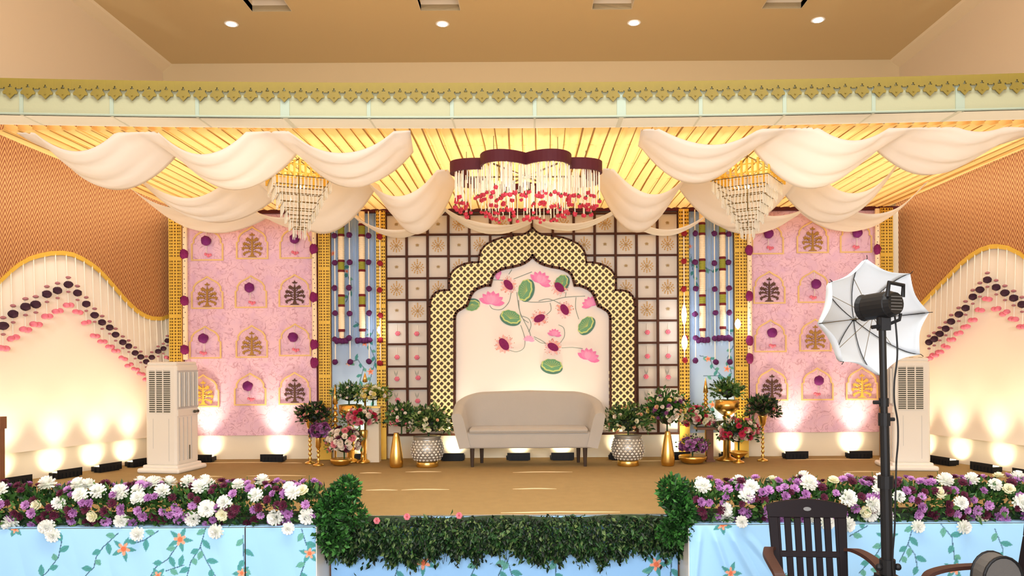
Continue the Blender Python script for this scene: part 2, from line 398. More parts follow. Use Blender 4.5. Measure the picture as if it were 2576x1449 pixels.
def skirt(name, label, x0, x1, y, z1, folds, bg, n=3.2, cat='stage skirt'):
    p0, p1 = PX(x0, y, z1), PX(x1, y, z1); nu = int((p1[0]-p0[0])/1.7); nv = int(200/1.9)
    nu = min(nu, 640); us = np.linspace(x0, x1, nu); zs = np.linspace(ZF+.01, z1, nv)
    GXw, GZw = np.meshgrid(us, zs)
    A = GXw*F/y; B = (H-GZw)*F/y; GX = CX+A*cr+B*sr; GY = CY-A*sr+B*cr
    r = Raster(GX, GY, bg)
    for k, v in enumerate(VINES): r.vine(v)
    for (fx, fy, fr) in FLOW:
        for q in range(5): r.leaf(fx, fy, q*1.256+fx, fr*2.0, 6, TEAL)
        r.flower(fx, fy, fr)
    k = (z1-GZw)/(z1-ZF)
    dep = .006*np.sin(GXw*9+folds)*k+.004*np.sin(GXw*23+GZw*9+folds*2)*k
    if folds:
        for (fx, sl, am, wd) in FOLDS.get(name+label[:9], []):
            uu = (GX-fx)-(GY-1330)*sl
            dep += am*np.exp(-(uu/wd)**2)*np.clip(k*5, 0, 1)
    P = np.stack([GXw, y-.012-np.abs(dep)*1.0, GZw], -1)
    me = bpy.data.meshes.new(name); vv = P.reshape(-1, 3).tolist()
    ff = [(j*nu+i, j*nu+i+1, (j+1)*nu+i+1, (j+1)*nu+i) for j in range(nv-1) for i in range(nu-1)]
    me.from_pydata(vv, [], ff); a = me.color_attributes.new('Col', 'FLOAT_COLOR', 'POINT')
    cc = np.ones((nu*nv, 4), np.float32); cc[:, :3] = r.c.reshape(-1, 3); a.data.foreach_set('color', cc.ravel())
    me.polygons.foreach_set('use_smooth', [True]*len(me.polygons)); me.materials.append(M['cloth'])
    o = bpy.data.objects.new(name, me); C.objects.link(o); md = o.modifiers.new('solid', 'SOLIDIFY'); md.thickness = .003; md.offset = -1
    return tag(o, label, cat)
FOLDS = {'stage_skirtright pal': [(1790, .35, .03, 9), (1830, .55, .025, 10), (1865, .8, .02, 12), (1760, -.1, .02, 8)], 'stage_skirtnarrow b': [(650, 0, .02, 7), (690, -.25, .03, 10), (740, -.6, .025, 10)],
         'stage_skirtcentre p': [(1000, .2, .02, 14), (1150, -.2, .02, 14), (1330, .3, .02, 14), (1500, .1, .02, 12), (1600, -.3, .02, 14)]}
BG1, BG2 = hexf(160, 212, 255), hexf(152, 204, 252)
XM = W(618, 1330, 5.36).x
skirt('stage_skirt', 'leftmost pale blue stage skirt printed with vines and orange flowers', -4.6, XM-.004, 5.36, -.004, 1, BG1)
skirt('stage_skirt', 'narrow blue printed stage skirt with diagonal folds, left of the central recess', XM+.004, XL, 5.36, -.004, 2, BG2)
skirt('stage_skirt', 'centre printed blue stage skirt hanging under the leafy garland', XL+.02, XR-.02, YS-.01, -.004, 3, BG2)
skirt('stage_skirt', 'right pale blue printed stage skirt behind the plastic chairs', XR, 4.6, 5.36, -.004, 4, BG1)
hems = [o for o in bpy.data.objects if o.name.startswith('stage_skirt')]
for o_, x0_, x1_ in ((hems[0], -4.6, XM-.004), (hems[1], XM+.004, XL), (hems[3], XR, 4.6)):
    MB().bb(x0_, x1_, 5.349, 5.445, .001, .004, col=BG1).obj('top_hem', M['cloth'], o_)
for s, x in ((-1, XL), (1, XR)):
    tag(MB().bb(x-.006, x+.006, 5.352, YS, ZF+.01, -.002).obj('skirt_return', M['whiteplastic']),
        'white corner strip closing the %s step of the stage front' % ('left' if s < 0 else 'right'), 'stage trim')
tag(MB().bb(XL+.02, XR-.02, YS-.012, YS+.012, -.014, .004).obj('stage_edge_strip', M['silver']), 'pale grey metal edging strip along the centre front of the stage', 'stage trim')

# ================================================================== BACKDROP
YP = 8.93
bk = thing('backdrop_base', 'cream plinth wall at floor level under the whole backdrop, lit by floor lamps', 'backdrop', (0, 9.03, 0))
MB().bb(-4.36, 4.36, 9.0, 9.05, 0, 2.9).obj('plinth_board', M['basewall'], bk)
ZB = .285
def XW(px, py=800, d=YP): return W(px, py, d).x
def ZW(px, py, d=YP): return W(px, py, d).z

# ---------------- motifs
def niche_mesh():
    pts = [(-.5, 0), (-.5, .52), (-.44, .56), (-.44, .68), (-.36, .80), (-.26, .87), (-.14, .93), (0, 1.02)]
    full = pts+[(-x, z) for x, z in reversed(pts[:-1])]
    m = MB(); W_, H_ = .375, .375
    pw = [(x*W_, z*H_) for x, z in full]; n = len(pw)
    cx_, cz_ = 0, .17
    inn = [(lerp(x, cx_, .095), lerp(z, cz_, .095)) for x, z in pw]
    for i in range(n):
        j = (i+1) % n
        m.prism([pw[i], pw[j], inn[j], inn[i]], XZ, -.012, .0)
    return m.mesh('niche_frame', M['nicheg'])
M['nicheg'] = mat('nicheg', (.80, .54, .22), .6)
def tree_mesh(mt):
    m = MB(); m.prism([(-.028, 0), (-.012, .05), (-.014, .2), (0, .27), (.014, .2), (.012, .05), (.028, 0)], XZ, -.012, -.002)
    m.prism([(-.06, -.012), (-.045, .004), (.045, .004), (.06, -.012)], XZ, -.012, -.002)
    def lf(x, z, a, l=.034, w_=.012):
        ca, sa = math.cos(a), math.sin(a)
        m.prism([(x, z), (x+ca*l*.5-sa*w_, z+sa*l*.5+ca*w_), (x+ca*l, z+sa*l), (x+ca*l*.5+sa*w_, z+sa*l*.5-ca*w_)], XZ, -.016, -.002)
    for s in (-1, 1):
        for (z0, ex, ez) in ((.05, .10, .03), (.08, .115, .10), (.11, .10, .16), (.16, .06, .22)):
            pts = [(0, z0), (s*ex*.5, z0+.02), (s*ex, ez)]
            m.tube([(x, -.008, z) for x, z in pts], .0045, 4)
            for t in (.45, .75, 1.0):
                x = s*ex*t; z = lerp(z0+.015, ez, t)
                for a in (.5, 1.6, 2.6): lf(x, z, a if s > 0 else math.pi-a, .03, .009)
            for a in (-.6, -1.5): lf(s*ex, ez, a if s > 0 else math.pi-a, .028, .009)
    for a in (.4, 1.57, 2.7): lf(0, .27, a, .04, .011)
    return m.mesh('tree_motif', mt)
M['treebrown'] = mat('treebrown', (.09, .032, .012), .6); M['treegold'] = mat('treegold', (.40, .20, .03), .5, .1); M['treeyellow'] = mat('treeyellow', (.88, .58, .10), .4, .4)
niche = niche_mesh(); trees = {'b': tree_mesh(M['treebrown']), 'g': tree_mesh(M['treegold']), 'y': tree_mesh(M['treeyellow'])}
def pom_mesh(name, mt, r, jit=.12, n=10, m_=7, sq=(1, 1, 1)):
    return MB().ball((0, 0, 0), r, n, m_, sq, jit=jit).mesh(name, mt, True)
pomP = pom_mesh('pompom', M['purple'], .058); 
M['nichepurple'] = mat('nichepurple', (.15, .008, .13), .9, noise=(60, .5, (.22, .02, .17)))
pomN = pom_mesh('niche_pompom', M['nichepurple'], .056, .08, 12, 8)
mm = MB()
for k in range(7): mm.ball((rnd.uniform(-.035, .035), rnd.uniform(-.01, .01), rnd.uniform(-.014, .014)), .017, 6, 4)
pomR = mm.mesh('pink_tassel', M['pinkpom'])
cordm = MB().bb(-.0025, .0025, -.0025, .0025, 0, 1).mesh('cord', M['string'])

def pink_panel(label, x0, x1, cells, yt, yb):
    t = thing('pink_wall_panel', label, 'wall panel', (XW((x0+x1)/2), YP, ZB))
    zt = ZW((x0+x1)/2, yt); a, b_ = XW(x0), XW(x1)
    MB().bb(a, b_, YP, YP+.05, ZB, 2.88).obj('panel_board', M['damask'], t)
    for s, x in ((0, a), (1, b_)):
        MB().bb(x-.012, x+.012, YP-.012, YP+.02, ZB, 2.88).obj('edge_strip', M['maroon'], t)
    for (px, pyb, kind) in cells:
        p = W(px, pyb, YP-.005); f = inst(niche, 'niche_frame', t, p)
        if kind in trees: inst(trees[kind], 'tree_motif', f, (0, 0, .035), sc=.88, world=False)
        else:
            inst(cordm, 'cord', f, (0, -.03, .05), sc=(1, 1, .31), world=False)
            inst(pomN, 'pompom', f, (rnd.uniform(-.012, .012), -.06, .225+rnd.uniform(-.01, .01)), (rnd.random(), 0, rnd.random()*3), world=False)
            inst(pomR, 'pink_tassel', f, (rnd.uniform(-.02, .02), -.03, .065+rnd.uniform(-.01, .01)), world=False)
    return t
pink_panel('pink damask wall panel behind the left air cooler, with arched niches of trees and pompoms', 462, 799,
           [(522, 656, 'p'), (635, 652, 'g'), (744, 651, 'p'), (522, 777, 'g'), (632, 775, 'p'), (742, 772, 'b'), (517, 902, 'p'), (634, 900, 'g'), (743, 896, 'p'), (512, 1024, 'y'), (630, 1020, 'p'), (742, 1018, 'b')], 528, 1097)
pink_panel('pink damask wall panel behind the white umbrella, with arched niches of trees and pompoms', 1882, 2216,
           [(1931, 640, 'p'), (2044, 637, 'g'), (2153, 636, 'p'), (1935, 764, 'b'), (2047, 762, 'p'), (2158, 760, 'b'), (1938, 886, 'p'), (2051, 884, 'g'), (2163, 883, 'p'), (1942, 1008, 'b'), (2056, 1007, 'p'), (2168, 1006, 'y')], 525, 1087)

def jali_column(label, x0, x1, pyb, d=8.86, z1=2.88):
    a, b_ = XW(x0, 800, d), XW(x1, 800, d); t = thing('gold_lattice_column', label, 'column', ((a+b_)/2, d, 0), 'gold lattice columns')
    m = MB(); nc = 3 if (b_-a) > .115 else 2; mg = (b_-a)*.14; cw = (b_-a-2*mg)/nc; nz = int((z1-ZB-.1)/cw)
    m.bb(a, a+mg, d, d+.015, ZB-.28, z1); m.bb(b_-mg, b_, d, d+.015, ZB-.28, z1)
    hz = ZB-.28+.35; 
    m.bb(a+mg, b_-mg, d, d+.015, ZB-.28, hz)
    k = 0
    while hz+cw < z1:
        b2 = cw*.24
        m.bb(a+mg, b_-mg, d, d+.015, hz, hz+b2*2)
        for c_ in range(nc+1):
            xx = a+mg+c_*cw; m.bb(xx-b2, xx+b2, d, d+.015, hz+b2*2, hz+cw)
        hz += cw; k += 1
        if k % 18 == 0: m.bb(a+mg, b_-mg, d, d+.015, hz, hz+cw*.8); hz += cw*.8
    m.bb(a+mg, b_-mg, d, d+.015, hz, z1)
    m.obj('lattice_sheet', M['goldpaint'], t)
    MB().bb(a, b_, d+.02, d+.06, ZB-.28, z1).obj('backing_board', M['backing'], t)
    return t
M['backing'] = mat('backing', (.28, .14, .03), .7)
jali_column('gold lattice column between the left weave wing and the left pink panel', 425, 457, 915)
jali_column('gold lattice column between the left pink panel and its blue panel', 801, 831, 1075)
jali_column('narrow gold lattice column between the left blue panel and the brown grid', 947, 970, 1075)
jali_column('narrow gold lattice column between the brown grid and the right blue panel', 1709, 1734, 1070)
jali_column('gold lattice column between the right blue panel and the right pink panel', 1849, 1882, 1070)
jali_column('gold lattice column between the right pink panel and the right weave wing', 2216, 2248, 1080)

# blue panels
def blue_panel(label, x0, x1, vines, flows):
    d = YP+.01; a, b_ = XW(x0, 800, d), XW(x1, 800, d); z0, z1 = ZB, 2.88
    t = thing('blue_fabric_panel', label, 'wall panel', ((a+b_)/2, d, z0))
    nu, nv = 110, 330; us = np.linspace(a, b_, nu); zs = np.linspace(z0, z1, nv); GXw, GZw = np.meshgrid(us, zs)
    A = GXw*F/d; B = (H-GZw)*F/d; GX = CX+A*cr+B*sr; GY = CY-A*sr+B*cr
    r = Raster(GX, GY, hexf(172, 196, 226))
    for v in vines: r.vine(v, 16, 17, w_=.9, lw=4)
    for (fx, fy, fr) in flows: r.flower(fx, fy, fr)
    up = np.clip((GZw-1.30)/.05, 0, 1)
    dep = (np.sin((GXw-a)/(b_-a)*2*np.pi*13)*.012+.006*np.sin((GXw-a)*55))*up
    P = np.stack([GXw, d-dep, GZw], -1); me = bpy.data.meshes.new('fabric')
    me.from_pydata((P.reshape(-1, 3)-np.array([(a+b_)/2, d, z0])).tolist(), [], [(j*nu+i, j*nu+i+1, (j+1)*nu+i+1, (j+1)*nu+i) for j in range(nv-1) for i in range(nu-1)])
    at = me.color_attributes.new('Col', 'FLOAT_COLOR', 'POINT'); cc = np.ones((nu*nv, 4), np.float32); cc[:, :3] = r.c.reshape(-1, 3); at.data.foreach_set('color', cc.ravel())
    me.polygons.foreach_set('use_smooth', [True]*len(me.polygons)); me.materials.append(M['cloth'])
    o = bpy.data.objects.new('printed_fabric', me); C.objects.link(o); o.parent = t
    MB().bb(a, b_, d+.02, d+.05, z0, z1).obj('backing_board', M['whitepanel'], t)
blue_panel('pale blue pleated panel with printed vines behind the left flower cluster', 831, 947,
           [[(940, 830), (925, 860), (945, 905), (935, 940)], [(870, 915), (900, 905), (915, 925), (905, 960)], [(850, 650), (870, 680), (885, 720), (870, 760)], [(935, 940), (925, 980), (940, 1010)], [(925, 830), (895, 810)]],
           [(918, 864, 8), (878, 914, 7), (932, 935, 9), (838, 637, 7), (872, 682, 5)])
blue_panel('pale blue pleated panel with printed vines behind the right flower cluster', 1734, 1849,
           [[(1760, 895), (1785, 900), (1795, 925), (1825, 955), (1840, 990)], [(1845, 870), (1830, 900), (1840, 940)], [(1770, 945), (1810, 945), (1835, 960)], [(1738, 640), (1745, 700), (1765, 730)], [(1770, 670), (1795, 685)], [(1800, 1000), (1780, 1040)], [(1815, 815), (1840, 840)]],
           [(1781, 903, 8), (1829, 928, 9), (1736, 620, 6), (1793, 1018, 9)])

# hanging strings on the blue panels / columns
def pom_string(label, px, pys, mt, cord_top=2.86, d=8.80, r=.034, group=None):
    x = XW(px, 750, d); t = thing('pompom_string', label, 'hanging decoration', (x, d, cord_top), group)
    zl = W(px, pys[-1], d).z
    MB().tube([(x, d, cord_top), (x, d, zl)], .0065, 6).obj('cord', M['string'], t)
    pm = pom_mesh('pompom', mt, r)
    for py in pys:
        p = W(px, py, d); inst(pm, 'pompom', t, (x+rnd.uniform(-.008, .008), d-.01, p.z), (rnd.random()*3, rnd.random()*3, 0))
pl = [593, 660, 727, 790, 853, 911]
for i, (px, mt) in enumerate(((843, 'purple'), (880, 'purple'), (928, 'purple'), (956, 'redpom'))):
    pom_string('%s string of %s pompoms from the left pink panel, over the left blue panel' % (ORD[i], 'dark red' if mt == 'redpom' else 'dark purple'), px, [y+(3 if i == 3 else rnd.uniform(-3, 3)) for y in pl], M[mt], group='pompom strings left of the grid')
pr = [590, 660, 727, 788, 852, 908]
for i, (px, mt) in enumerate(((1721, 'redpom'), (1749, 'purple'), (1798, 'purple'), (1834, 'purple'))):
    pom_string('%s string of %s pompoms from the brown grid, over the right blue panel' % (ORD[i], 'dark red' if mt == 'redpom' else 'dark purple'), px, [y+rnd.uniform(-3, 3) for y in pr], M[mt], group='pompom strings right of the grid')
CREAM = hexf(250, 228, 190); MAR = hexf(110, 20, 25); OLV = hexf(150, 150, 50)
def tube_garland(label, px, bands, pb, d=8.82, r=.034, group=None):
    x = XW(px, 750, d); zt = 2.86; t = thing('tube_garland', label, 'hanging decoration', (x, d, zt), group)
    zz = lambda y: W(px, y, d).z
    prev = zt
    def seg(nm, z1, z0, rr, col, bumps=False):
        prof = []; n = max(2, int((z1-z0)/.012))
        for i in range(n+1):
            z = lerp(z0, z1, i/n); prof.append((rr*(1+(.08 if i % 2 else 0)), z))
        MB().lathe([(r_, z) for r_, z in prof], (x, d, 0), 12, col=col).obj(nm, M['tube'], t)
    for (a, b_) in bands:
        seg('cream_section', prev, zz(a), r, CREAM)
        seg('maroon_collar', zz(a), zz(a+6), r*1.12, MAR)
        seg('green_band', zz(a+6), zz(b_-6), r*1.05, OLV)
        seg('maroon_collar', zz(b_-6), zz(b_), r*1.12, MAR); prev = zz(b_)
    seg('cream_section', prev, zz(pb), r, CREAM)
    seg('maroon_collar', zz(pb), zz(pb+7), r*1.1, MAR)
    seg('cream_tassel', zz(pb+7), zz(pb+24), r*.8, CREAM)
    for k in range(4):
        inst(pomP, 'pompom', t, (x-.05+k*.034, d-.02, zz(pb+30)+.004*(k % 2)), (k, k, 0), sc=.62)
tube_garland('left cream tube garland with green bands on the left blue panel', 859, [(566, 595), (654, 685), (741, 772)], 828, group='tube garlands')
tube_garland('right cream tube garland with green bands on the left blue panel', 911, [(563, 596), (653, 684), (740, 772)], 827, group='tube garlands')
tube_garland('left cream tube garland with green bands on the right blue panel', 1767, [(560, 592), (651, 685), (741, 770)], 826, group='tube garlands')
tube_garland('right cream tube garland with green bands on the right blue panel', 1818, [(557, 591), (646, 681), (735, 768)], 821, group='tube garlands')
# side garlands of the pink panels
def side_garland(label, px, pms, pb, d=8.82, group=None):
    x = XW(px, 750, d); t = thing('side_garland', label, 'hanging decoration', (x, d, 2.86), group)
    m = MB(); z = 2.86; zl = W(px, pb, d).z
    MB().lathe([(.026, zl), (.028, zl+.02), (.026, 2.86)], (x, d, 0), 10, col=CREAM).obj('jasmine_rope', M['tube'], t)
    m = MB()
    zz = zl
    while zz < 2.8:
        zz += rnd.uniform(.045, .08); m.ball((x+rnd.uniform(-.012, .012), d-.026, zz), .006, 5, 3)
    o = m.obj('bead', M['darkplum'], t); o['kind'] = 'stuff'
    pm = pom_mesh('rose_ball', M['magenta'], .05, .1, 10, 7, (1, .8, 1.3))
    for py in pms: inst(pm, 'rose_ball', t, (x-.005, d-.01, W(px, py, d).z), (0, 0, rnd.random()))
side_garland('cream garland with magenta rose balls at the left edge of the left pink panel', 466, [640, 757, 880], 905)
side_garland('cream garland with magenta rose balls at the right edge of the left pink panel', 791, [627, 748, 867, 912], 918)
side_garland('cream garland with magenta rose balls at the left edge of the right pink panel', 1886, [630, 745, 857, 901], 905)
side_garland('cream garland with magenta rose balls at the right edge of the right pink panel', 2208, [628, 745, 860], 900)

# ---------------- brown grid
OUT = [(1339.5, 573), (1330, 583), (1321, 588), (1291, 593), (1262, 598), (1242, 605), (1226, 613), (1218, 620), (1210, 631), (1206, 642), (1204, 660), (1188, 660), (1168, 664), (1151, 672), (1141, 680), (1134, 690), (1130, 702), (1130, 712), (1131, 730),
       (1118, 730), (1105, 732), (1096, 736), (1088, 745), (1084, 754), (1081, 772), (1081, 1083)]
INN = [(1339.5, 641), (1336, 648), (1330, 654), (1320, 661), (1309, 666), (1290, 671), (1272, 674), (1259, 678), (1248, 684), (1241, 691), (1237.6, 700), (1233, 718), (1221, 718), (1212, 721), (1200, 726), (1190.6, 733), (1184, 743), (1180, 754), (1174, 769.5),
       (1166, 773), (1157, 778.6), (1151, 782), (1146.5, 788), (1144, 795), (1143.5, 803), (1143, 1083)]
YA = 8.80
SC = 1+0*YA
def topoly(half, d, scale_out=0):
    L_ = [(p[0]-1339.5, p[1]) for p in half]
    pts = []
    for x, y in reversed(L_): q = W(1339.5+x, y, d); pts.append((q.x, q.z))
    for x, y in L_[1:]: q = W(1339.5-x, y, d); pts.append((q.x, q.z))
    return pts
def inpoly(x, z, poly):
    c = False; n = len(poly)
    for i in range(n):
        x0, z0 = poly[i]; x1, z1 = poly[i-1]
        if (z0 > z) != (z1 > z) and x < (x1-x0)*(z-z0)/(z1-z0)+x0: c = not c
    return c
outer, inner = topoly(OUT, YA), topoly(INN, YA)
g = thing('brown_grid_screen', 'dark brown wooden grid screen filled with beige motif tiles, around the central arch', 'screen', (0, 8.92, ZB))
gx = [XW(971.5+52.55*i, 800, 8.90) for i in range(15)]; gy = [535, 589, 643.5, 698.5, 753, 808, 864, 920, 976, 1031, 1083]
gz = [W(1340, y, 8.90).z for y in gy]; gz[0] = 2.84; gz[-1] = ZB
for i, x in enumerate(gx): MB().bb(x-.014 if i else x-.02, x+.014, 8.885, 8.93, ZB, 2.88).obj('upright_bar', M['brown'], g)
for z in gz:
    for side in ((gx[0], gx[-1]),): MB().bb(side[0], side[1], 8.890, 8.928, z-.012, z+.012).obj('cross_bar', M['brown'], g)
def medallion(s, mt, n=8):
    m = MB()
    for ring, (r0, r1, nn, w_) in enumerate(((.012, .034, 6, .008), (.036, .060, 10, .009), (.058, .080, 12, .009))):
        for k in range(nn):
            a = 2*math.pi*(k+.5*ring)/nn; ca, sa = math.cos(a), math.sin(a); rm = (r0+r1)/2
            m.prism([(ca*r0, sa*r0), (ca*rm-sa*w_, sa*rm+ca*w_), (ca*r1, sa*r1), (ca*rm+sa*w_, sa*rm-ca*w_)], XZ, -.012+.003*ring, 0)
    m.ball((0, -.008, 0), .012, 6, 4)
    m.bb(-.006, .006, -.006, 0, .08, .098)
    m.v = [(x*s, y, z*s) for x, y, z in m.v]
    return m.mesh('medallion', mt)
med = medallion(.98, M['tilegold']); 
def small_motif():
    m = MB()
    for k in range(5):
        a = R(30+30*k); m.prism([(0, 0), (math.cos(a)*.012-math.sin(a)*.006, math.sin(a)*.012+math.cos(a)*.006), (math.cos(a)*.03, math.sin(a)*.03), (math.cos(a)*.012+math.sin(a)*.006, math.sin(a)*.012-math.cos(a)*.006)], XZ, -.006, 0)
    m.bb(-.018, .018, -.006, 0, -.008, -.002); return m.mesh('small_motif', M['tilepale'])
smallm = small_motif()
def pinkmotif():
    m = MB()
    for k in range(6):
        a = k*1.047; m.ball((math.cos(a)*.018, -.012, math.sin(a)*.016), .014, 6, 4)
    m.ball((0, -.018, 0), .014, 6, 4); return m.mesh('pink_blossom', M['pinkpom'])
pinkm = pinkmotif()
tm = MB().bb(-.5, .5, 0, .012, -.5, .5).mesh('tile', M['tile'])
lfm = MB(); 
for s in (-1, 1): lfm.prism([(0, 0), (s*.018, .03), (s*.022, .07), (s*.004, .035)], XZ, -.004, 0)
lfm = lfm.mesh('tile_leaf', mat('tileleaf', (.36, .36, .30), .7))
for j in range(10):
    for i in range(14):
        x0, x1, z1, z0 = gx[i], gx[i+1], gz[j], gz[j+1]; xc, zc = (x0+x1)/2, (z0+z1)/2
        if all(inpoly(x, z, outer) for x in (x0, x1) for z in (z0, z1)): continue
        tl = inst(tm, 'tile', g, (xc, 8.915, zc), sc=(x1-x0-.02, 1, z1-z0-.018))
        sx = (1/(x1-x0-.02), 1, 1/(z1-z0-.018))
        if inpoly(xc, zc, outer): continue
        if j < 5:
            if (i+j) % 2 == (1 if i < 7 else 0): o = inst(med, 'medallion', tl, (0, 0, 0), world=False, sc=sx)
            else: inst(smallm, 'small_motif', tl, (0, 0, 0), world=False, sc=sx)
        else:
            o = inst(pinkm, 'pink_blossom', tl, (rnd.uniform(-.08, .08), 0, rnd.uniform(-.12, -.0)), world=False, sc=sx)
            if j >= 7: inst(lfm, 'tile_leaf', tl, (-.06, 0, .06), world=False, sc=sx)
            else: inst(cordm, 'cord', tl, (0, -.006, 0), world=False, sc=(sx[0]*.7, 1, sx[2]*.09))

# ---------------- arch
ar = thing('jali_arch', 'cusped gold lattice arch with brown border behind the sofa', 'arch', (W(1339.5, 800, YA).x, YA, 0))
ring = outer+list(reversed(inner))
MB().prism(ring, XZ, YA+.02, YA+.08).obj('backing_board', mat('archback', (.10, .055, .018), .6), ar)
def band(poly, wd, y0, y1, nm, mt):
    m = MB(); n = len(poly)
    for i in range(n-1):
        a, b_ = Vector(poly[i]), Vector(poly[i+1]); dd = (b_-a)
        if dd.length < 1e-5: continue
        nn = Vector((-dd.y, dd.x)).normalized()*wd; e = dd.normalized()*wd*.5
        m.prism([tuple(a-nn-e), tuple(b_-nn+e), tuple(b_+nn+e), tuple(a+nn-e)], XZ, y0, y1)
    return m.obj(nm, mt, ar)
band(outer, .011, YA-.012, YA+.05, 'outer_border', M['brown']); band(inner, .013, YA-.014, YA+.05, 'inner_border', M['brown'])
def clip(poly, p, dr):
    ts = []
    n = len(poly); nx, nz = -dr[1], dr[0]
    for i in range(n):
        a, b_ = poly[i], poly[(i+1) % n]
        da = (a[0]-p[0])*nx+(a[1]-p[1])*nz; db = (b_[0]-p[0])*nx+(b_[1]-p[1])*nz
        if (da > 0) != (db > 0):
            t = da/(da-db); q = (a[0]+(b_[0]-a[0])*t-p[0], a[1]+(b_[1]-a[1])*t-p[1]); ts.append(q[0]*dr[0]+q[1]*dr[1])
    ts.sort(); return list(zip(ts[::2], ts[1::2]))
m = MB(); S2 = math.sqrt(.5); pitch = .0775; cx0 = W(1339.5, 800, YA).x; cz0 = W(1339.5, 573, YA).z
for sgn in (1, -1):
    dr = (S2, sgn*S2); k = -60
    while k < 60:
        off = k*pitch; p = (cx0+off, cz0)
        for t0, t1 in clip(ring, p, dr):
            if t1-t0 < .01: continue
            a = Vector((p[0]+dr[0]*t0, p[1]+dr[1]*t0)); b_ = Vector((p[0]+dr[0]*t1, p[1]+dr[1]*t1)); nn = Vector((-dr[1], dr[0]))*.0085
            m.prism([tuple(a-nn), tuple(b_-nn), tuple(b_+nn), tuple(a+nn)], XZ, YA-.004*(sgn > 0), YA+.016)
        k += 1
zmin = min(p[1] for p in outer)
for i in range(-30, 31):
    for j in range(0, 70):
        x = cx0+i*pitch/2; z = cz0-j*pitch/2
        if (i+j) % 2 == 0 and inpoly(x, z, ring):
            r = .0165; m.prism([(x-r, z-r), (x+r, z-r), (x+r, z+r), (x-r, z+r)], XZ, YA-.005, YA+.016)
m.obj('lattice', M['jali'], ar)
wp = thing('arch_panel', 'white panel inside the arch painted with pink lotuses, lotus leaves and stems', 'wall panel', (cx0, 8.88, 0))
MB().prism(inner, XZ, YA+.05, YA+.10).obj('panel_board', M['whitepanel'], wp)
YW = YA+.048
PINK, PINK2, PALE = hexf(232, 120, 180), hexf(245, 175, 210), hexf(250, 215, 215)
LG, LG2, LGD = hexf(105, 160, 120), hexf(195, 210, 130), hexf(78, 125, 110)
def petalpts(x, z, a, l, w_):
    ca, sa = math.cos(a), math.sin(a)
    return [(x+ca*l*u-sa*w_*v, z+sa*l*u+ca*w_*v) for u, v in ((0, 0), (.3, .8), (.6, 1), (.85, .6), (1, 0), (.85, -.6), (.6, -1), (.3, -.8))]
def lotus(px, py, s, ang=90, col=PINK):
    p = W(px, py, YW); m = MB()
    for layer, (n, spread, l) in enumerate(((7, 150, 1.0), (6, 110, .85), (4, 60, .7))):
        for k in range(n):
            a = R(ang+(k-(n-1)/2)*spread/(n-1)); c_ = lerp(np.array(col), np.array(PINK2), [.1, .45, .8][layer]*(.6+.4*rnd.random()))
            m.prism(petalpts(p.x, p.z, a, s*l, s*.20), XZ, YW-.006-.004*layer-.001*k, YW, col=tuple(c_))
    m.obj('lotus_flower', M['paint'], wp)
def eyeflower(px, py, s, ang=0):
    p = W(px, py, YW); m = MB()
    for k in range(12):
        c_ = lerp(np.array(PALE), np.array(hexf(235, 150, 120)), rnd.random()*.7)
        m.prism(petalpts(p.x, p.z, R(ang+k*30), s*(.9+.2*rnd.random()), s*.17), XZ, YW-.008-.0007*k, YW, col=tuple(c_))
    for k in range(22):
        a = rnd.random()*6.28; rr = s*rnd.uniform(.75, 1.12); m.ball((p.x+math.cos(a)*rr, YW-.018, p.z+math.sin(a)*rr), .0045, 5, 3, col=hexf(200, 110, 90))
    f = m.obj('embroidered_flower', M['paint'], wp)
    e = MB(); ca, sa = math.cos(R(ang)), math.sin(R(ang)); pts = []
    for k in range(14):
        q = k/14*6.283; u, v = math.cos(q)*s*.72, math.sin(q)*s*.44; pts.append((p.x+u*ca-v*sa, p.z+u*sa+v*ca))
    e.prism(pts, XZ, YW-.032, YW-.012); e.obj('flower_eye', M['magenta'], f)
def pad(px, py, s, ang, fl=.62):
    p = W(px, py, YW); m = MB(); ca, sa = math.cos(R(ang)), math.sin(R(ang))
    def ring_(k0, dx=0, dy=0, wob=0):
        pts = []
        for k in range(28):
            q = k/28*6.283; rr = s*k0*(1+wob*math.cos(9*q)); u, v = math.cos(q)*rr+dx, math.sin(q)*rr*fl+dy; pts.append((p.x+u*ca-v*sa, p.z+u*sa+v*ca))
        return pts
    m.prism(ring_(.92, 0, -s*.14), XZ, YW-.008, YW, col=LGD)
    m.prism(ring_(.88, 0, .03*s, .05), XZ, YW-.011, YW-.006, col=LG2)
    m.prism(ring_(.76, 0, .08*s, .06), XZ, YW-.014, YW-.008, col=LG)
    for k in range(9):
        a = R(20+k*17.5); u, v = math.cos(a)*s*.7, math.sin(a)*s*.7*fl*1.0-.0*s
        x0, z0 = 0, -s*.25*fl; 
        A_ = (p.x+x0*ca-z0*sa, p.z+x0*sa+z0*ca); B_ = (p.x+u*ca-v*sa, p.z+u*sa+v*ca)
        m.tube([(A_[0], YW-.015, A_[1]), (B_[0], YW-.015, B_[1])], .0016, 4, col=LG2)
    m.obj('lotus_leaf', M['paint'], wp)
def stem(pts):
    q = [W(x, y, YW) for x, y in pts]; o = []
    n = len(q)
    for i in range(n-1):
        p0, p1, p2, p3 = q[max(i-1, 0)], q[i], q[i+1], q[min(i+2, n-1)]
        for t in range(6):
            t /= 6; o.append(.5*((2*p1)+(p2-p0)*t+(2*p0-5*p1+4*p2-p3)*t*t+(3*p1-p0-3*p2+p3)*t**3))
    o.append(q[-1]); MB().tube([(a.x, YW-.003, a.z) for a in o], .0035, 5).obj('stem', M['stem'], wp)
M['stem'] = mat('stem', (.22, .28, .24), .7)
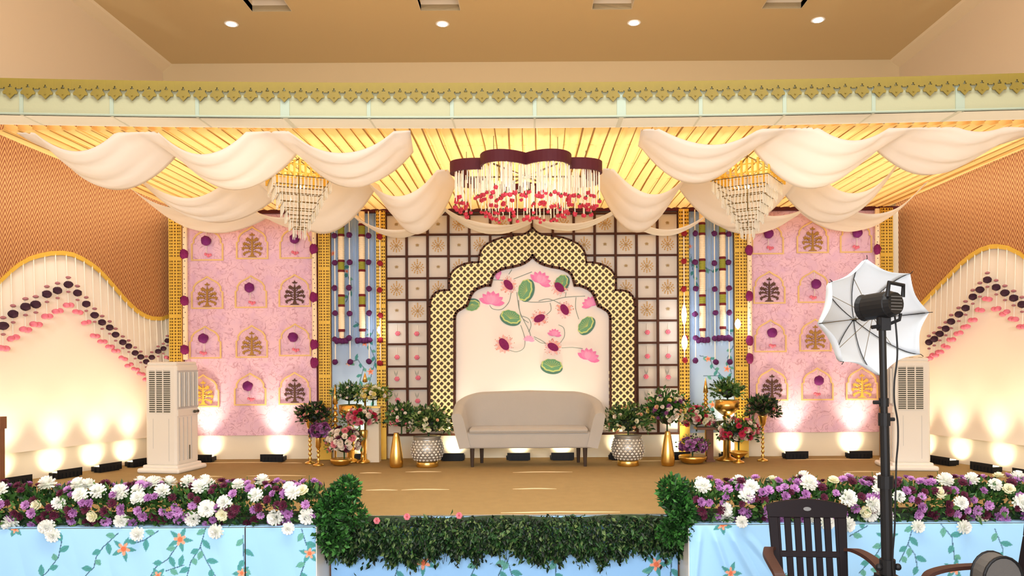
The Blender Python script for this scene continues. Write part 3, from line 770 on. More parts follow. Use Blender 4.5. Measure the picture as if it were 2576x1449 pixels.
for s_ in ([(1292, 702), (1315, 693), (1338, 684)], [(1240, 704), (1265, 705)], [(1280, 690), (1288, 678)], [(1286, 735), (1280, 760), (1262, 778), (1240, 777), (1232, 768)], [(1300, 735), (1303, 760), (1310, 790), (1330, 830), (1335, 845)],
           [(1318, 757), (1340, 760), (1380, 758), (1420, 748), (1472, 745)], [(1355, 757), (1380, 752), (1410, 764)], [(1384, 762), (1386, 780), (1374, 792)], [(1422, 748), (1424, 735)], [(1449, 748), (1448, 775), (1456, 803)],
           [(1305, 755), (1307, 780), (1314, 800), (1330, 812)], [(1310, 818), (1320, 850), (1318, 875), (1300, 885), (1282, 881)], [(1314, 795), (1330, 802), (1336, 818), (1330, 835)], [(1343, 847), (1360, 855), (1372, 863)],
           [(1345, 852), (1360, 862), (1374, 864)], [(1405, 817), (1418, 825), (1420, 845), (1410, 862)], [(1413, 875), (1440, 874), (1466, 877)]): stem(s_)
lotus(1356, 712, .14, 60); lotus(1236, 765, .155, 80); lotus(1258, 694, .06, 160); lotus(1488, 770, .115, 110); lotus(1394, 845, .085, 80); lotus(1330, 858, .07, 80, PINK2); lotus(1478, 905, .14, 70)
pad(1322, 730, .145, 75); pad(1188, 768, .10, 190, .7); pad(1285, 798, .135, -20); pad(1474, 818, .13, 50); pad(1388, 920, .14, -8, .6); pad(1412, 712, .115, 60, .7)
for (x, y, a) in ((1279, 717, -50), (1407, 723, -45), (1357, 801, 25), (1420, 779, -60), (1268, 866, -55), (1391, 873, -30)): eyeflower(x, y, .095 if x != 1268 else .108, a)

# wall sconces (bright bulbs)
for i, (px, py, lb) in enumerate(((1721, 792, 'upper bright crystal lamp on the gold column right of the grid'), (1722, 862, 'lower bright crystal lamp on the gold column right of the grid'), (1856, 815, 'bright crystal lamp on the gold column left of the right pink panel'), (953, 830, 'small bright crystal lamp on the gold column left of the grid'))):
    p = W(px, py, 8.76); t = thing('crystal_lamp', lb, 'lamp', p, 'small crystal wall lamps'); h = [.12, .09, .06, .04][i]; r = [.03, .035, .035, .02][i]
    MB().lathe([(.004, -h), (r*.7, -h*.6), (r, 0), (r*.7, h*.6), (.004, h)], p, 8).obj('crystal_shade', M['sconce'], t)
    MB().bb(p.x-.008, p.x+.008, p.y, 8.87, p.z-.008, p.z+.008).obj('bracket', M['gold'], t)
    light('POINT', p+Vector((0, -.08, 0)), 1.2, (.85, .93, 1), radius=.04)

# ================================================================== WINGS
class Wing:
    def __init__(s, A, B): s.A, s.B = Vector(A), Vector(B); s.d = (s.B-s.A); s.L = s.d.length; s.u = s.d.normalized(); n = Vector((-s.u.y, s.u.x)); s.n = n if n.y < 0 else -n
    def hit(s, px, py, e=0):
        A = s.A+s.n*e; dx, dy = px-CX, py-CY; k = (dx*cr-dy*sr)/F
        t = (k*A.y-A.x)/(s.u.x-k*s.u.y); y = A.y+s.u.y*t; return t, H-(dx*sr+dy*cr)*y/F
    def pt(s, t, z, e=0): p = s.A+s.u*t+s.n*e; return Vector((p.x, p.y, z))
LW = Wing((-4.33, 8.93), (-5.03, 7.25)); RW = Wing((4.36, 8.93), (4.80, 7.45))
CL = [(-60, 760), (0, 702), (20, 683), (40, 667), (65, 653), (90, 645), (120, 639), (150, 638), (175, 642), (200, 653), (220, 665), (240, 680), (260, 700), (280, 722), (300, 746), (320, 767), (340, 785), (358, 796), (375, 802), (400, 803), (418, 796)]
CRR = [(2262, 803), (2285, 798), (2305, 785), (2330, 762), (2350, 741), (2375, 715), (2400, 690), (2425, 665), (2450, 645), (2475, 630), (2500, 622), (2520, 621), (2545, 625), (2576, 640), (2620, 680)]
def build_wing(wg, curve, side):
    t = thing('weave_wing', '%s side wing with rust and gold woven upper part over a cream panel' % side, 'side wing', wg.pt(0, 0))
    mp = lambda u, v, e: wg.pt(u, v, e)
    cv = [wg.hit(x, y) for x, y in curve]; cv.sort()
    if cv[0][0] > 0: cv = [(-.02, cv[0][1])]+cv
    tm_ = 2.3; last = cv[-1][1]; cv = [c for c in cv if c[0] < tm_]+[(tm_, last-.05)]
    top = 3.75; m = MB(); nz = 6
    for (a, b_) in zip(cv, cv[1:]):
        for k in range(nz):
            q = [(a[0], lerp(a[1], top, k/nz)), (b_[0], lerp(b_[1], top, k/nz)), (b_[0], lerp(b_[1], top, (k+1)/nz)), (a[0], lerp(a[1], top, (k+1)/nz))]
            m.add([mp(u, v, .03) for u, v in q], [(0, 1, 2, 3)]); m.uv += [(u, v, 0) for u, v in q]
    o = m.obj('woven_panel', M['weave'], t, thick=.02)
    m = MB()
    for (a, b_) in zip(cv, cv[1:]):
        m.prism([(a[0], a[1]-.018), (b_[0], b_[1]-.018), (b_[0], b_[1]+.026), (a[0], a[1]+.026)], mp, .028, .055)
    m.obj('gold_edging', M['goldpaint'], t)
    m = MB(); m.prism([(-.02, ZB), (tm_, ZB), (tm_, top), (-.02, top)], mp, -.03, .0); m.obj('cream_panel', M['wingpanel'], t)
    m = MB(); m.prism([(-.02, 0), (tm_, 0), (tm_, ZB+.1), (-.02, ZB+.1)], mp, -.09, -.06); m.obj('plinth_board', M['basewall'], t)
    return t, cv
lwt, cvL = build_wing(LW, CL, 'left'); rwt, cvR = build_wing(RW, CRR, 'right')
def zcurve(cv, t):
    for a, b_ in zip(cv, cv[1:]):
        if a[0] <= t <= b_[0]: return lerp(a[1], b_[1], (t-a[0])/max(1e-6, b_[0]-a[0]))
    return cv[0][1]
pd = pom_mesh('dark_pompom', M['darkplum'], .042, .08, 9, 6, (1, 1, .85)); pmv = pom_mesh('mauve_pompom', M['mauve'], .024, .1, 8, 5, (1, 1, .6)); ppk = pom_mesh('pink_pompom', M['pinkpom'], .034, .1, 8, 5, (1, .9, .75))
DL = [(8, 820, 877), (33, 790, 852), (64, 772, 831), (90, 766, 815), (118, 740, 799), (145, 731, 782), (172, 716, 770), (195, 737, 788), (217, 765, 813), (238, 793, 844), (257, 811, 860), (276, 824, 871), (291, 842, 884), (309, 861, 903), (324, 871, 918), (340, 888, 930), (354, 898, 941), (368, 910, 954),
      (382, 899, 940), (398, 884, 925), (411, 877, 915), (421, 857, 900)]
DR = [(2337, 861, 904), (2350, 853, 894), (2364, 840, 884), (2379, 827, 872), (2393, 809, 853), (2412, 791, 840), (2429, 775, 824), (2447, 747, 803), (2465, 729, 781), (2484, 704, 753), (2506, 723, 776), (2528, 737, 788), (2550, 750, 803), (2571, 766, 822)]
for wg, D, cv, side, ref in ((LW, DL, cvL, 'left', 'left frame edge'), (RW, DR, cvR, 'right', 'white umbrella')):
    for i, (px, y1, y2) in enumerate(D):
        tt, z1 = wg.hit(px, y1, .08); _, z2 = wg.hit(px, y2, .08); zt = zcurve(cv, tt)
        t = thing('wing_pompom_string', '%s pompom string from the %s, hanging on the %s wing' % (ORD[i], ref, side), 'hanging decoration', wg.pt(tt, zt, .08), 'pompom strings of the %s wing' % side)
        MB().tube([wg.pt(tt, zt, .05), wg.pt(tt, z2, .08)], .0055, 5).obj('cord', M['string'], t)
        s = lerp(.8, 1.12, min(1, tt/1.6)) if side == 'left' else 1.0
        inst(pd, 'dark_pompom', t, wg.pt(tt, z1, .08), (0, 0, i), sc=s); inst(pmv, 'mauve_pompom', t, wg.pt(tt, z1+.07*s, .08), (0, 0, i), sc=s); inst(pmv, 'mauve_pompom', t, wg.pt(tt, z1-.07*s, .08), (0, 0, i), sc=s*.8)
        inst(ppk, 'pink_pompom', t, wg.pt(tt-.025, z2+rnd.uniform(-.01, .015), .08), (0, 0, i), sc=s); inst(ppk, 'pink_pompom', t, wg.pt(tt+.028, z2+rnd.uniform(-.01, .015), .09), (0, 0, i*2), sc=s)

# ================================================================== FLOOR UPLIGHTS
WARM = (1, .86, .60)
def parlight(loc, yaw, label, power=1.0, warm=WARM):
    t = thing('floor_uplight', label, 'light', loc, 'black floor uplights', yaw)
    m = MB(); m.box((0, 0, .035), (.26, .13, .05)); m.box((0, .0, .008), (.22, .10, .016)); m.box((0, -.06, .05), (.26, .012, .08)); m.obj('lamp_body', M['black'], t, local=True)
    m = MB()
    for k in range(7): m.box((-.12+k*.04, -.068, .035), (.006, .012, .044))
    m.obj('cooling_fin', M['black'], t, local=True)['kind'] = 'stuff'
    MB().box((0, .01, .062), (.21, .085, .004)).obj('lens', M['lens'], t, local=True)
    MB().tube([(-.135, 0, .004), (-.14, 0, .05), (-.13, 0, .05)], .006, 5).obj('bracket', M['black'], t, local=True)
    mt = Matrix.Rotation(yaw, 3, 'Z'); L_ = Vector(loc)
    # beam up the panel, and spill onto the plinth
    light('SPOT', L_+mt @ Vector((0, -.05, .09)), 42*power, warm, L_+mt @ Vector((0, .035, .62)), spot=72, blend=1, radius=.06)
    light('SPOT', L_+mt @ Vector((0, .045, .075)), 5.5*power, warm, L_+mt @ Vector((0, .20, .15)), spot=85, blend=.6, radius=.03)
ups = [(510, 1148, 'half hidden behind the left air cooler'), (688, 1148, 'in front of the left pink panel'), (905, 1150, 'among the left flower cluster'), (1140, 1144, 'left of the sofa'), (1305, 1142, 'under the middle of the sofa'), (1415, 1140, 'under the right half of the sofa'), (1562, 1142, 'behind the right patterned pot'),
       (1705, 1142, 'behind the purple flower bowl'), (1840, 1143, 'behind the red rose goblet'), (2000, 1140, 'in front of the right pink panel'), (2160, 1140, 'nearest the right air cooler')]
for px, py, lb in ups:
    x = W(px, py, 8.78).x; parlight((x, 8.78, 0), 0, 'black floor uplight '+lb, 1.0)
for i, px in enumerate((350, 268, 165, 35, -120)):
    tt, _ = LW.hit(px, 1130, .16); p = LW.pt(tt, 0, .16); parlight(tuple(p), math.atan2(LW.n.y, LW.n.x)+R(90), ORD[i]+' black floor uplight along the left wing from the left air cooler', .8)
for i, px in enumerate((2290, 2375, 2480, 2590)):
    tt, _ = RW.hit(px, 1130, .16); p = RW.pt(tt, 0, .16); parlight(tuple(p), math.atan2(RW.n.y, RW.n.x)+R(90), ORD[i]+' black floor uplight along the right wing from the right air cooler', .8)

# ================================================================== CANOPY
ZB0 = 2.89
def beam_y(X): return 5.50-.011*X*X
bm = thing('canopy_beam', 'long cloth covered front beam of the canopy spanning the stage', 'beam', (0, 5.5, ZB0))
joints = [-1.04*4-.61+.0, ]
jx = [W(p, 250, 5.45).x for p in (-345, -135, 75, 290, 498, 715, 925, 1135, 1345, 1565, 1765, 1975, 2195, 2405, 2615, 2825)]
BT = 3.125
for i in range(len(jx)-1):
    a, b_ = jx[i]+.006, jx[i+1]-.006; ya, yb = beam_y(a), beam_y(b_)
    m = MB(); m.add([(a, ya, ZB0), (b_, yb, ZB0), (b_, yb, BT), (a, ya, BT), (a, ya+.02, ZB0), (b_, yb+.02, ZB0), (b_, yb+.02, BT), (a, ya+.02, BT)],
                    [(0, 1, 2, 3), (7, 6, 5, 4), (0, 4, 5, 1), (3, 2, 6, 7), (0, 3, 7, 4), (1, 5, 6, 2)]); m.obj('cloth_panel', M['beamcloth'], bm)
    m = MB(); m.add([(a, ya+.005, ZB0+.0), (b_, yb+.005, ZB0), (b_, yb+.24, ZB0), (a, ya+.24, ZB0), (a, ya+.005, ZB0+.015), (b_, yb+.005, ZB0+.015), (b_, yb+.24, ZB0+.015), (a, ya+.24, ZB0+.015)],
                    [(3, 2, 1, 0), (4, 5, 6, 7), (0, 1, 5, 4), (1, 2, 6, 5), (2, 3, 7, 6), (3, 0, 4, 7)]); m.obj('underside_panel', M['beamunder'], bm)
for i, x in enumerate(jx):
    y = beam_y(x); w_ = .032 if i % 4 == 1 else .013
    m = MB(); m.bb(x-w_, x+w_, y-.004, y+.02, ZB0-.002, BT); j_ = m.obj('frame_joint', M['beampipe'], bm); MB().bb(x-w_*.5, x+w_*.5, y, y+.24, ZB0-.003, ZB0+.012).obj('under_joint', M['underjoint'], bm)
m = MB(); pts = [(x, beam_y(x)-.006, ZB0+.004) for x in np.linspace(jx[0], jx[-1], 40)]; m.tube(pts, .008, 6); m.obj('lower_pipe', M['beampipe'], bm)
m = MB(); pts = [(x, beam_y(x)+.24, ZB0+.008) for x in np.linspace(jx[0], jx[-1], 40)]; m.tube(pts, .01, 6); m.obj('rear_pipe', M['beamunder'], bm)
m = MB()
for a, b_ in zip(np.linspace(jx[0], jx[-1], 41), np.linspace(jx[0], jx[-1], 41)[1:]): m.add([(a, beam_y(a), BT), (b_, beam_y(b_), BT), (b_, beam_y(b_)+.24, BT), (a, beam_y(a)+.24, BT)], [(0, 1, 2, 3)])
m.obj('beam_top', M['beamcloth'], bm, thick=.01)
for s in (-1, 1):
    t = MB(); t.bb(s*4.55-.05, s*4.55+.05, beam_y(4.55)+.02, beam_y(4.55)+.12, ZF, BT); tag(t.obj('canopy_post', M['beampipe']), 'square %s post holding the end of the canopy beam' % ('left' if s < 0 else 'right'), 'post')
# gold lace: one motif repeated
lc = thing('gold_lace_border', 'gold cut-out lace border with pointed drops along the canopy beam', 'border', (0, 5.48, BT))
mw = .1170
def lace_motif():
    m = MB(); h = mw/2; T = .012
    # solid pieces around a cross hole; local x -h..h, z 0 (top) .. -.135
    m.bb(-h, h, -.006, 0, -.030, T)
    m.bb(-h, -.012, -.006, 0, -.052, -.030); m.bb(.012, h, -.006, 0, -.052, -.030); m.bb(-.012, -.005, -.006, 0, -.044, -.030); m.bb(.005, .012, -.006, 0, -.044, -.030)
    m.bb(-.012, .012, -.006, 0, -.056, -.050); m.bb(-.034, .034, -.006, 0, -.066, -.052)
    m.prism([(-.05, -.085), (-.036, -.066), (.036, -.066), (.05, -.085), (.046, -.098), (.030, -.098), (0, -.130), (-.030, -.098), (-.046, -.098)], XZ, -.006, 0)
    m.bb(-h, -.044, -.006, 0, -.060, -.052); m.bb(.044, h, -.006, 0, -.060, -.052)
    m.ball((0, -.008, -.095), .006, 6, 4)
    return m.mesh('lace_motif', M['lace'])
lm = lace_motif(); n0 = int(-4.4/mw)
for i in range(n0, -n0+1):
    x = i*mw; inst(lm, 'lace_motif', lc, (x, beam_y(x)-.012, BT), (0, 0, -math.atan(.022*x)))
# pleated ceiling cloth
cc = MB(); Y0, Y1 = 5.75, 8.92; xa, xb = -4.05, 4.15; npl = 76
prof = []
for i in range(npl):
    x = lerp(xa, xb, i/npl); wv = (xb-xa)/npl; j = rnd.uniform(-.2, .2)*wv
    prof += [(x, 0), (x+wv*.35+j, -.016-rnd.random()*.008), (x+wv*.93, -.004), (x+wv*.945, .06), (x+wv*.985, .06)]
prof.append((xb, 0))
rows = []
for y in np.linspace(Y0, Y1, 9):
    sg = 0
    rows.append([(x+.008*math.sin(y*3+x*5), y, ZB0+.02+z+sg) for x, z in prof])
cc.grid(rows)
ct = thing('ceiling_cloth', 'golden yellow pleated cloth stretched as ceiling over the stage', 'ceiling cloth', (0, 7.3, ZB0))
cc.obj('pleated_cloth', M['pleat'], ct)
M['fold_shade'] = mat('fold_shade', (.42, .24, .07), .85, trans=.2)  # overlap strips, shade of the pleat gaps put into their darker colour
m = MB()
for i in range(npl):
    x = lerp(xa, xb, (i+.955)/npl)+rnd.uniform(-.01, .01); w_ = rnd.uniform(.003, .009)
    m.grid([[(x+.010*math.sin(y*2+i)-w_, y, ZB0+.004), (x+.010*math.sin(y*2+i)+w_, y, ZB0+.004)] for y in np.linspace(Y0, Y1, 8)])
m.obj('fold_overlap_shade', M['fold_shade'], ct)['kind'] = 'stuff'
for y in (6.25, 6.85, 7.45): MB().tube([(xa, y, ZB0+.012), (xb, y, ZB0+.012)], .001, 4).obj('tension_wire', M['tilepale'], ct)
m = MB(); m.bb(-4.2, 4.25, 8.87, 8.93, 2.86, 2.90); tag(m.obj('canopy_rail', M['maroon']), 'dark rail where the yellow ceiling cloth meets the backdrop top', 'rail')

# swag drapes
def drape_edge(nodes):           # [pin(px,py,d), low(px,py), pin, low, pin ...] -> list of 3D curve functions per span
    spans = []
    for i in range(0, len(nodes)-2, 2):
        a = W(*nodes[i]); b_ = W(*nodes[i+2]); lo = nodes[i+1]; dm = (nodes[i][2]+nodes[i+2][2])/2
        k = (lo[0]-nodes[i][0])/(nodes[i+2][0]-nodes[i][0]); dm = lerp(nodes[i][2], nodes[i+2][2], k); l = W(lo[0], lo[1], dm)
        spans.append((a, l, b_))
    return spans
def span_pt(sp, t):
    a, l, b_ = sp; k = (l.x-a.x)/(b_.x-a.x); k = min(max(k, .25), .75)
    # quadratic through a(0), l(k), b(1), a little rounder than a parabola
    def q(i):
        A0, L0, B0 = a[i], l[i], b_[i]
        return A0*(t-k)*(t-1)/(k)+L0*t*(t-1)/(k*(k-1))+B0*t*(t-k)/(1-k)
    p = Vector((q(0), q(1), q(2)))
    return p
def drape(label, front, rear, sag=.02, name='swag_drape'):
    fs, rs = drape_edge(front), drape_edge(rear); n = 26; m = 14
    rows = []
    ts = [(i, j/n) for i in range(len(fs)) for j in range(n)]+[(len(fs)-1, 1.0)]
    for v in range(m+1):
        v = v/m; row = []
        for (i, t) in ts:
            a = span_pt(fs[i], t); b_ = span_pt(rs[i], t); p = a.lerp(b_, v)
            a.z = min(a.z, 2.893); b_.z = min(b_.z, 2.893); p = a.lerp(b_, v); p.z -= sag*math.sin(math.pi*v)*(1 if .0 < t < 1 else 1)*(.3+math.sin(math.pi*t))
            p.z += .010*math.sin(v*17+t*5)*math.sin(math.pi*t)+.006*math.sin(v*31+t*9+i)*math.sin(math.pi*t)
            row.append(p)
        rows.append(row)
    mb = MB(); mb.grid(rows)
    o = mb.obj(name, M['drape'], smooth=True, thick=.004); return tag(o, label, 'drape', 'white ceiling swags')
dP, dQ, dR1, dR2, dV1, dV2 = 5.80, 6.26, 7.0, 7.6, 7.95, 8.74
drape('front row of white swags over the left stage half, next to the beam',
      [(40, 285, dP), (185, 381), (345, 268, dP), (512, 389), (668, 268, dP), (845, 387), (1032, 285, dP)],
      [(120, 350, dQ), (290, 478), (447, 390, dQ), (600, 478), (750, 385, dQ), (893, 472), (1040, 382, dQ)])
drape('middle row of white swags left of the maroon flower frame',
      [(345, 440, 6.9), (470, 499), (610, 415, dR1), (745, 448), (885, 405, dR1), (1040, 484), (1127, 380, dR1)],
      [(350, 452, 7.0), (510, 556), (697, 496, dR2), (835, 585), (953, 460, dR2), (1055, 590), (1150, 455, dR2)])
drape('rear row of white scalloped swags along the left half of the backdrop top',
      [(322, 468, 7.6), (420, 522), (560, 470, dV1), (700, 548), (830, 490, dV1), (965, 578), (1118, 522, 8.3), (1200, 560), (1338, 548, 8.3)],
      [(405, 535, dV2), (575, 585), (672, 548, dV2), (780, 580), (895, 538, dV2), (992, 596), (1120, 532, dV2), (1200, 580), (1338, 560, dV2)], .01)
drape('front row of white swags over the right stage half, next to the beam',
      [(1612, 290, dP), (1805, 364), (1990, 255, dP), (2170, 352), (2310, 245, dP), (2480, 333), (2640, 225, dP)],
      [(1605, 360, dQ), (1735, 462), (1888, 368, dQ), (2010, 470), (2195, 370, dQ), (2340, 440), (2520, 325, dQ)])
drape('middle row of white swags right of the maroon flower frame',
      [(1517, 388, dR1), (1612, 483), (1760, 400, dR1), (1890, 440), (2030, 400, dR1), (2150, 488), (2260, 405, 6.9)],
      [(1500, 455, dR2), (1600, 585), (1702, 466, dR2), (1840, 575), (1975, 492, dR2), (2130, 550), (2256, 417, 7.0)])
drape('rear row of white scalloped swags along the right half of the backdrop top',
      [(1342, 548, 8.3), (1450, 562), (1555, 522, 8.3), (1690, 578), (1830, 490, dV1), (1960, 545), (2080, 480, dV1), (2175, 540), (2335, 450, 7.6)],
      [(1342, 560, dV2), (1440, 578), (1552, 534, dV2), (1665, 592), (1775, 545, dV2), (1872, 588), (2010, 533, dV2), (2110, 580), (2272, 520, dV2)], .01)

# ================================================================== CHANDELIERS
def chandelier(label, px, d, rot, zc=None, hook=(0, 0), hw=.245):
    top = W(px, 392, d); x, y = top.x, d; zt = W(px, 422, d).z
    t = thing('crystal_chandelier', label, 'chandelier', (x, y, ZB0), 'crystal chandeliers'); t.rotation_euler.z = 0
    Rm = Matrix.Rotation(rot, 3, 'Z'); c = Vector((x, y, 0))
    def sq(h): return [c+Rm @ Vector((sx*h, sy*h, 0)) for sx, sy in ((-1, -1), (1, -1), (1, 1), (-1, 1))]
    m = MB()
    for q in sq(hw*.6): m.tube([(x, y, ZB0-.0), (q.x, q.y, zt)], .003, 5)
    m.tube([(x, y, ZB0+.04), (x, y, zt-.5)], .005, 6); m.obj('hanging_rod', M['wire'], t)
    m = MB(); s4 = sq(hw)
    for k in range(4):
        a, b_ = s4[k], s4[(k+1) % 4]
        for j in range(11):
            p = a.lerp(b_, j/11); m.box((p.x, p.y, zt-.062+.01*(j % 2)), (.016, .016, .13), rot=Rm)
        for zz in (zt-.03, zt-.10): m.tube([(a.x, a.y, zz), (b_.x, b_.y, zz)], .005, 5)
    m.obj('gold_crown', M['goldpaint'], t)
    z = zt-.125
    for k, h in enumerate((.235, .205, .172, .14, .11, .08, .05)):
        s4 = sq(h); m = MB(); mc = MB(); ll = .085 if k else .10
        for q in range(4):
            a, b_ = s4[q], s4[(q+1) % 4]; m.tube([(a.x, a.y, z), (b_.x, b_.y, z)], .0042, 4)
            n = max(3, int(h/.0145))
            for j in range(n):
                p = a.lerp(b_, (j+.5)/n); L_ = ll*rnd.uniform(.8, 1.05)
                mc.box((p.x, p.y, z-L_/2-.004), (.007, .007, L_), rot=Rm)
                mc.box((p.x, p.y, z-L_-.006), (.004, .004, .008))
        f = m.obj('tier_frame', M['wire'], t)
        o = mc.obj('crystal_drop', M['crystal'], f); o['kind'] = 'stuff'
        z -= .066
    return t
chandelier('left square tiered crystal chandelier with a gold crown', 752, 6.60, R(24))
chandelier('right square tiered crystal chandelier with a gold crown, above the umbrella side', 1880, 6.58, R(58), hw=.25)
for px in (752, 1880):
    p = W(px, 470, 6.5); light('POINT', p, .5, (1, .85, .6), radius=.02)

# ================================================================== FLOWER FRAME (centre)
fr = thing('flower_frame_chandelier', 'maroon petal shaped hanging frame with white strings and red roses, at the centre', 'hanging decoration', (-.05, 6.45, ZB0))
cxf, cyf, zf1, zf0 = -.045, 6.42, 2.755, 2.665
nl = 8
def frame_r(a):
    return .62*(.80+.24*abs(math.sin(nl/2*(a+math.pi/2))))
NS = 120; out_ = [Vector((cxf+frame_r(2*math.pi*i/NS)*math.cos(2*math.pi*i/NS)*1.02, cyf+frame_r(2*math.pi*i/NS)*math.sin(2*math.pi*i/NS)*1.0, 0)) for i in range(NS)]
for lobe in range(nl):
    i0 = int(NS*lobe/nl)+NS//12*0+int(NS*((-.25+1/nl*0) % 1)) % NS
    m = MB(); i0 = (int(NS*.75)+lobe*NS//nl) % NS
    for i in range(NS//nl):
        a, b_ = out_[(i0+i) % NS], out_[(i0+i+1) % NS]; ca = (a-Vector((cxf, cyf, 0))).normalized()*.022; cb = (b_-Vector((cxf, cyf, 0))).normalized()*.022
        m.add([(a.x, a.y, zf0), (b_.x, b_.y, zf0), (b_.x, b_.y, zf1), (a.x, a.y, zf1), (a.x-ca.x, a.y-ca.y, zf0), (b_.x-cb.x, b_.y-cb.y, zf0), (b_.x-cb.x, b_.y-cb.y, zf1), (a.x-ca.x, a.y-ca.y, zf1)],
              [(0, 1, 2, 3), (7, 6, 5, 4), (0, 4, 5, 1), (3, 2, 6, 7), (0, 3, 7, 4), (1, 5, 6, 2)])
    m.obj('frame_petal', M['maroon'], fr)
m = MB()
for k in range(6): a = k*math.pi/3; m.tube([(cxf+.5*math.cos(a), cyf+.5*math.sin(a), zf1), (cxf+.5*math.cos(a), cyf+.5*math.sin(a), ZB0+.02)], .003, 5)
for k in range(3): a = k*math.pi/3; m.tube([(cxf+.5*math.cos(a), cyf+.5*math.sin(a), zf0+.02), (cxf-.5*math.cos(a), cyf-.5*math.sin(a), zf0+.02)], .008, 5)
m.obj('support_wire', M['wire'], fr)
ros = MB()
for k in range(5): ros.prism([(math.cos(k*1.256)*.006, math.sin(k*1.256)*.006), (math.cos(k*1.256+.5)*.018, math.sin(k*1.256+.5)*.018), (math.cos(k*1.256+1.0)*.018, math.sin(k*1.256+1.0)*.018)], XY, -.012, .012)
ros.ball((0, 0, -.004), .012, 6, 4, (1, 1, 1.3)); rosem = ros.mesh('hanging_rose', M['rosered'])
gm = MB().lathe([(.002, .016), (.010, .004), (.004, -.004)], n=5).mesh('rose_cap', mat('rosecap', (.08, .10, .03), .7))
sm = MB(); nro = 0
spots = []
for i in range(NS): 
    if i % 1 == 0: (i % 4 != 0) and spots.append((out_[i].lerp(Vector((cxf, cyf, 0)), rnd.uniform(.03, .10)), rnd.uniform(2.40, 2.47)))
for i in range(60):
    a = rnd.random()*6.283; k = rnd.uniform(.25, .88); r_ = frame_r(a)*k; spots.append((Vector((cxf+r_*math.cos(a), cyf+r_*math.sin(a), 0)), rnd.uniform(2.40, 2.50)))
for (p, zb) in spots:
    sm.tube([(p.x, p.y, zf0+.03), (p.x, p.y, zb)], .0038, 4, cap=False)
    ro = inst(rosem, 'hanging_rose', fr, (p.x, p.y, zb), (rnd.uniform(-.4, .4), rnd.uniform(-.4, .4), rnd.random()*6), sc=rnd.uniform(.75, 1.1))
    if rnd.random() < .5: inst(gm, 'rose_cap', ro, (0, 0, .012), world=False)
for i in range(220):
    a = rnd.random()*6.283; k = rnd.uniform(.5, .98); r_ = frame_r(a)*k; sm.tube([(cxf+r_*math.cos(a), cyf+r_*math.sin(a), zf0+.03), (cxf+r_*math.cos(a), cyf+r_*math.sin(a), rnd.uniform(2.47, 2.58))], .0045, 4, cap=False)
o = sm.obj('white_string', M['string'], fr); o['kind'] = 'stuff'
light('POINT', (cxf, cyf, 2.60), 3, (1, .93, .8), radius=.12)

# ================================================================== FLOWERS
def colj(c, j=.15): k = 1+rnd.uniform(-j, j); return tuple(min(1, x*k) for x in c)
def leaf_cloud(mb, n, sample, size, cols, droop=0, updir=None):
    for _ in range(n):
        p, nrm = sample(); l = size*rnd.uniform(.6, 1.25); w_ = l*rnd.uniform(.2, .32)
        d = (Vector(nrm)+Vector((rnd.gauss(0, .5), rnd.gauss(0, .5), rnd.gauss(0, .5)-droop))).normalized()
        s = d.cross(Vector((rnd.gauss(0, 1), rnd.gauss(0, 1), rnd.gauss(0, 1)))).normalized(); up = s.cross(d)
        p = Vector(p); mid = p+d*l*.5+up*l*.08
        c = colj(rnd.choice(cols), .25)
        mb.add([p, mid+s*w_, p+d*l-up*l*.05, mid-s*w_], [(0, 1, 2, 3)], c)
def petal_layers(layers, col, col2, jit=.1):
    m = MB()
    for li, (n, l, w_, el, z0) in enumerate(layers):
        for k in range(n):
            a = 2*math.pi*(k+.5*li)/n+rnd.uniform(-jit, jit); e = R(el+rnd.uniform(-8, 8)); dr = Vector((math.cos(a)*math.cos(e), math.sin(a)*math.cos(e), math.sin(e)))
            s = Vector((-math.sin(a), math.cos(a), 0)); up = s.cross(dr); b = Vector((0, 0, z0))
            c = lerp(np.array(col2), np.array(col), min(1, .35+.2*li+.5*rnd.random())) if len(layers) > 1 else col
            m.add([b, b+dr*l*.55+s*w_, b+dr*l*.97+s*w_*.55-up*.06*l, b+dr*l*.97-s*w_*.55-up*.06*l, b+dr*l*.55-s*w_], [(0, 1, 2, 3, 4)], tuple(c))
    return m
def bloom(name, col, col2, kind):
    if kind == 'mum': lay = [(12, 1, .2, -15, .0), (12, 1, .2, 8, .05), (11, .95, .2, 28, .1), (9, .9, .2, 48, .12), (6, .85, .2, 68, .15), (3, .8, .2, 84, .15)]
    elif kind == 'daisy': lay = [(10, 1, .26, 5, 0), (9, .85, .24, 28, .05), (6, .6, .2, 55, .08)]
    else: lay = [(6, 1, .5, 5, 0), (6, .9, .45, 30, .05), (5, .75, .4, 55, .1), (4, .55, .3, 75, .15)]
    m = petal_layers(lay, col, col2)
    m.ball((0, 0, .1), .28, 6, 4, col=col2); return m.mesh(name, M['petal'])
BW = [bloom('white_bloom', hexf(250, 250, 245), hexf(225, 230, 205), 'mum') for _ in range(2)]
BC = bloom('cream_bloom', hexf(245, 240, 215), hexf(215, 210, 150), 'rose')
BL = [bloom('lilac_bloom', hexf(205, 150, 210), hexf(135, 65, 130), 'daisy'), bloom('lilac_bloom', hexf(185, 125, 190), hexf(110, 45, 105), 'daisy')]
BD = bloom('plum_bloom', hexf(95, 20, 55), hexf(50, 8, 25), 'daisy')
BPK = bloom('pink_rose', hexf(235, 150, 160), hexf(205, 70, 100), 'rose'); BR = bloom('red_rose', hexf(215, 50, 90), hexf(150, 20, 50), 'rose')
BWR = bloom('white_rose', hexf(250, 240, 225), hexf(240, 215, 200), 'rose'); BPU = bloom('purple_bloom', hexf(150, 75, 140), hexf(90, 35, 80), 'daisy'); BY = bloom('yellow_bloom', hexf(245, 230, 150), hexf(215, 190, 80), 'rose')
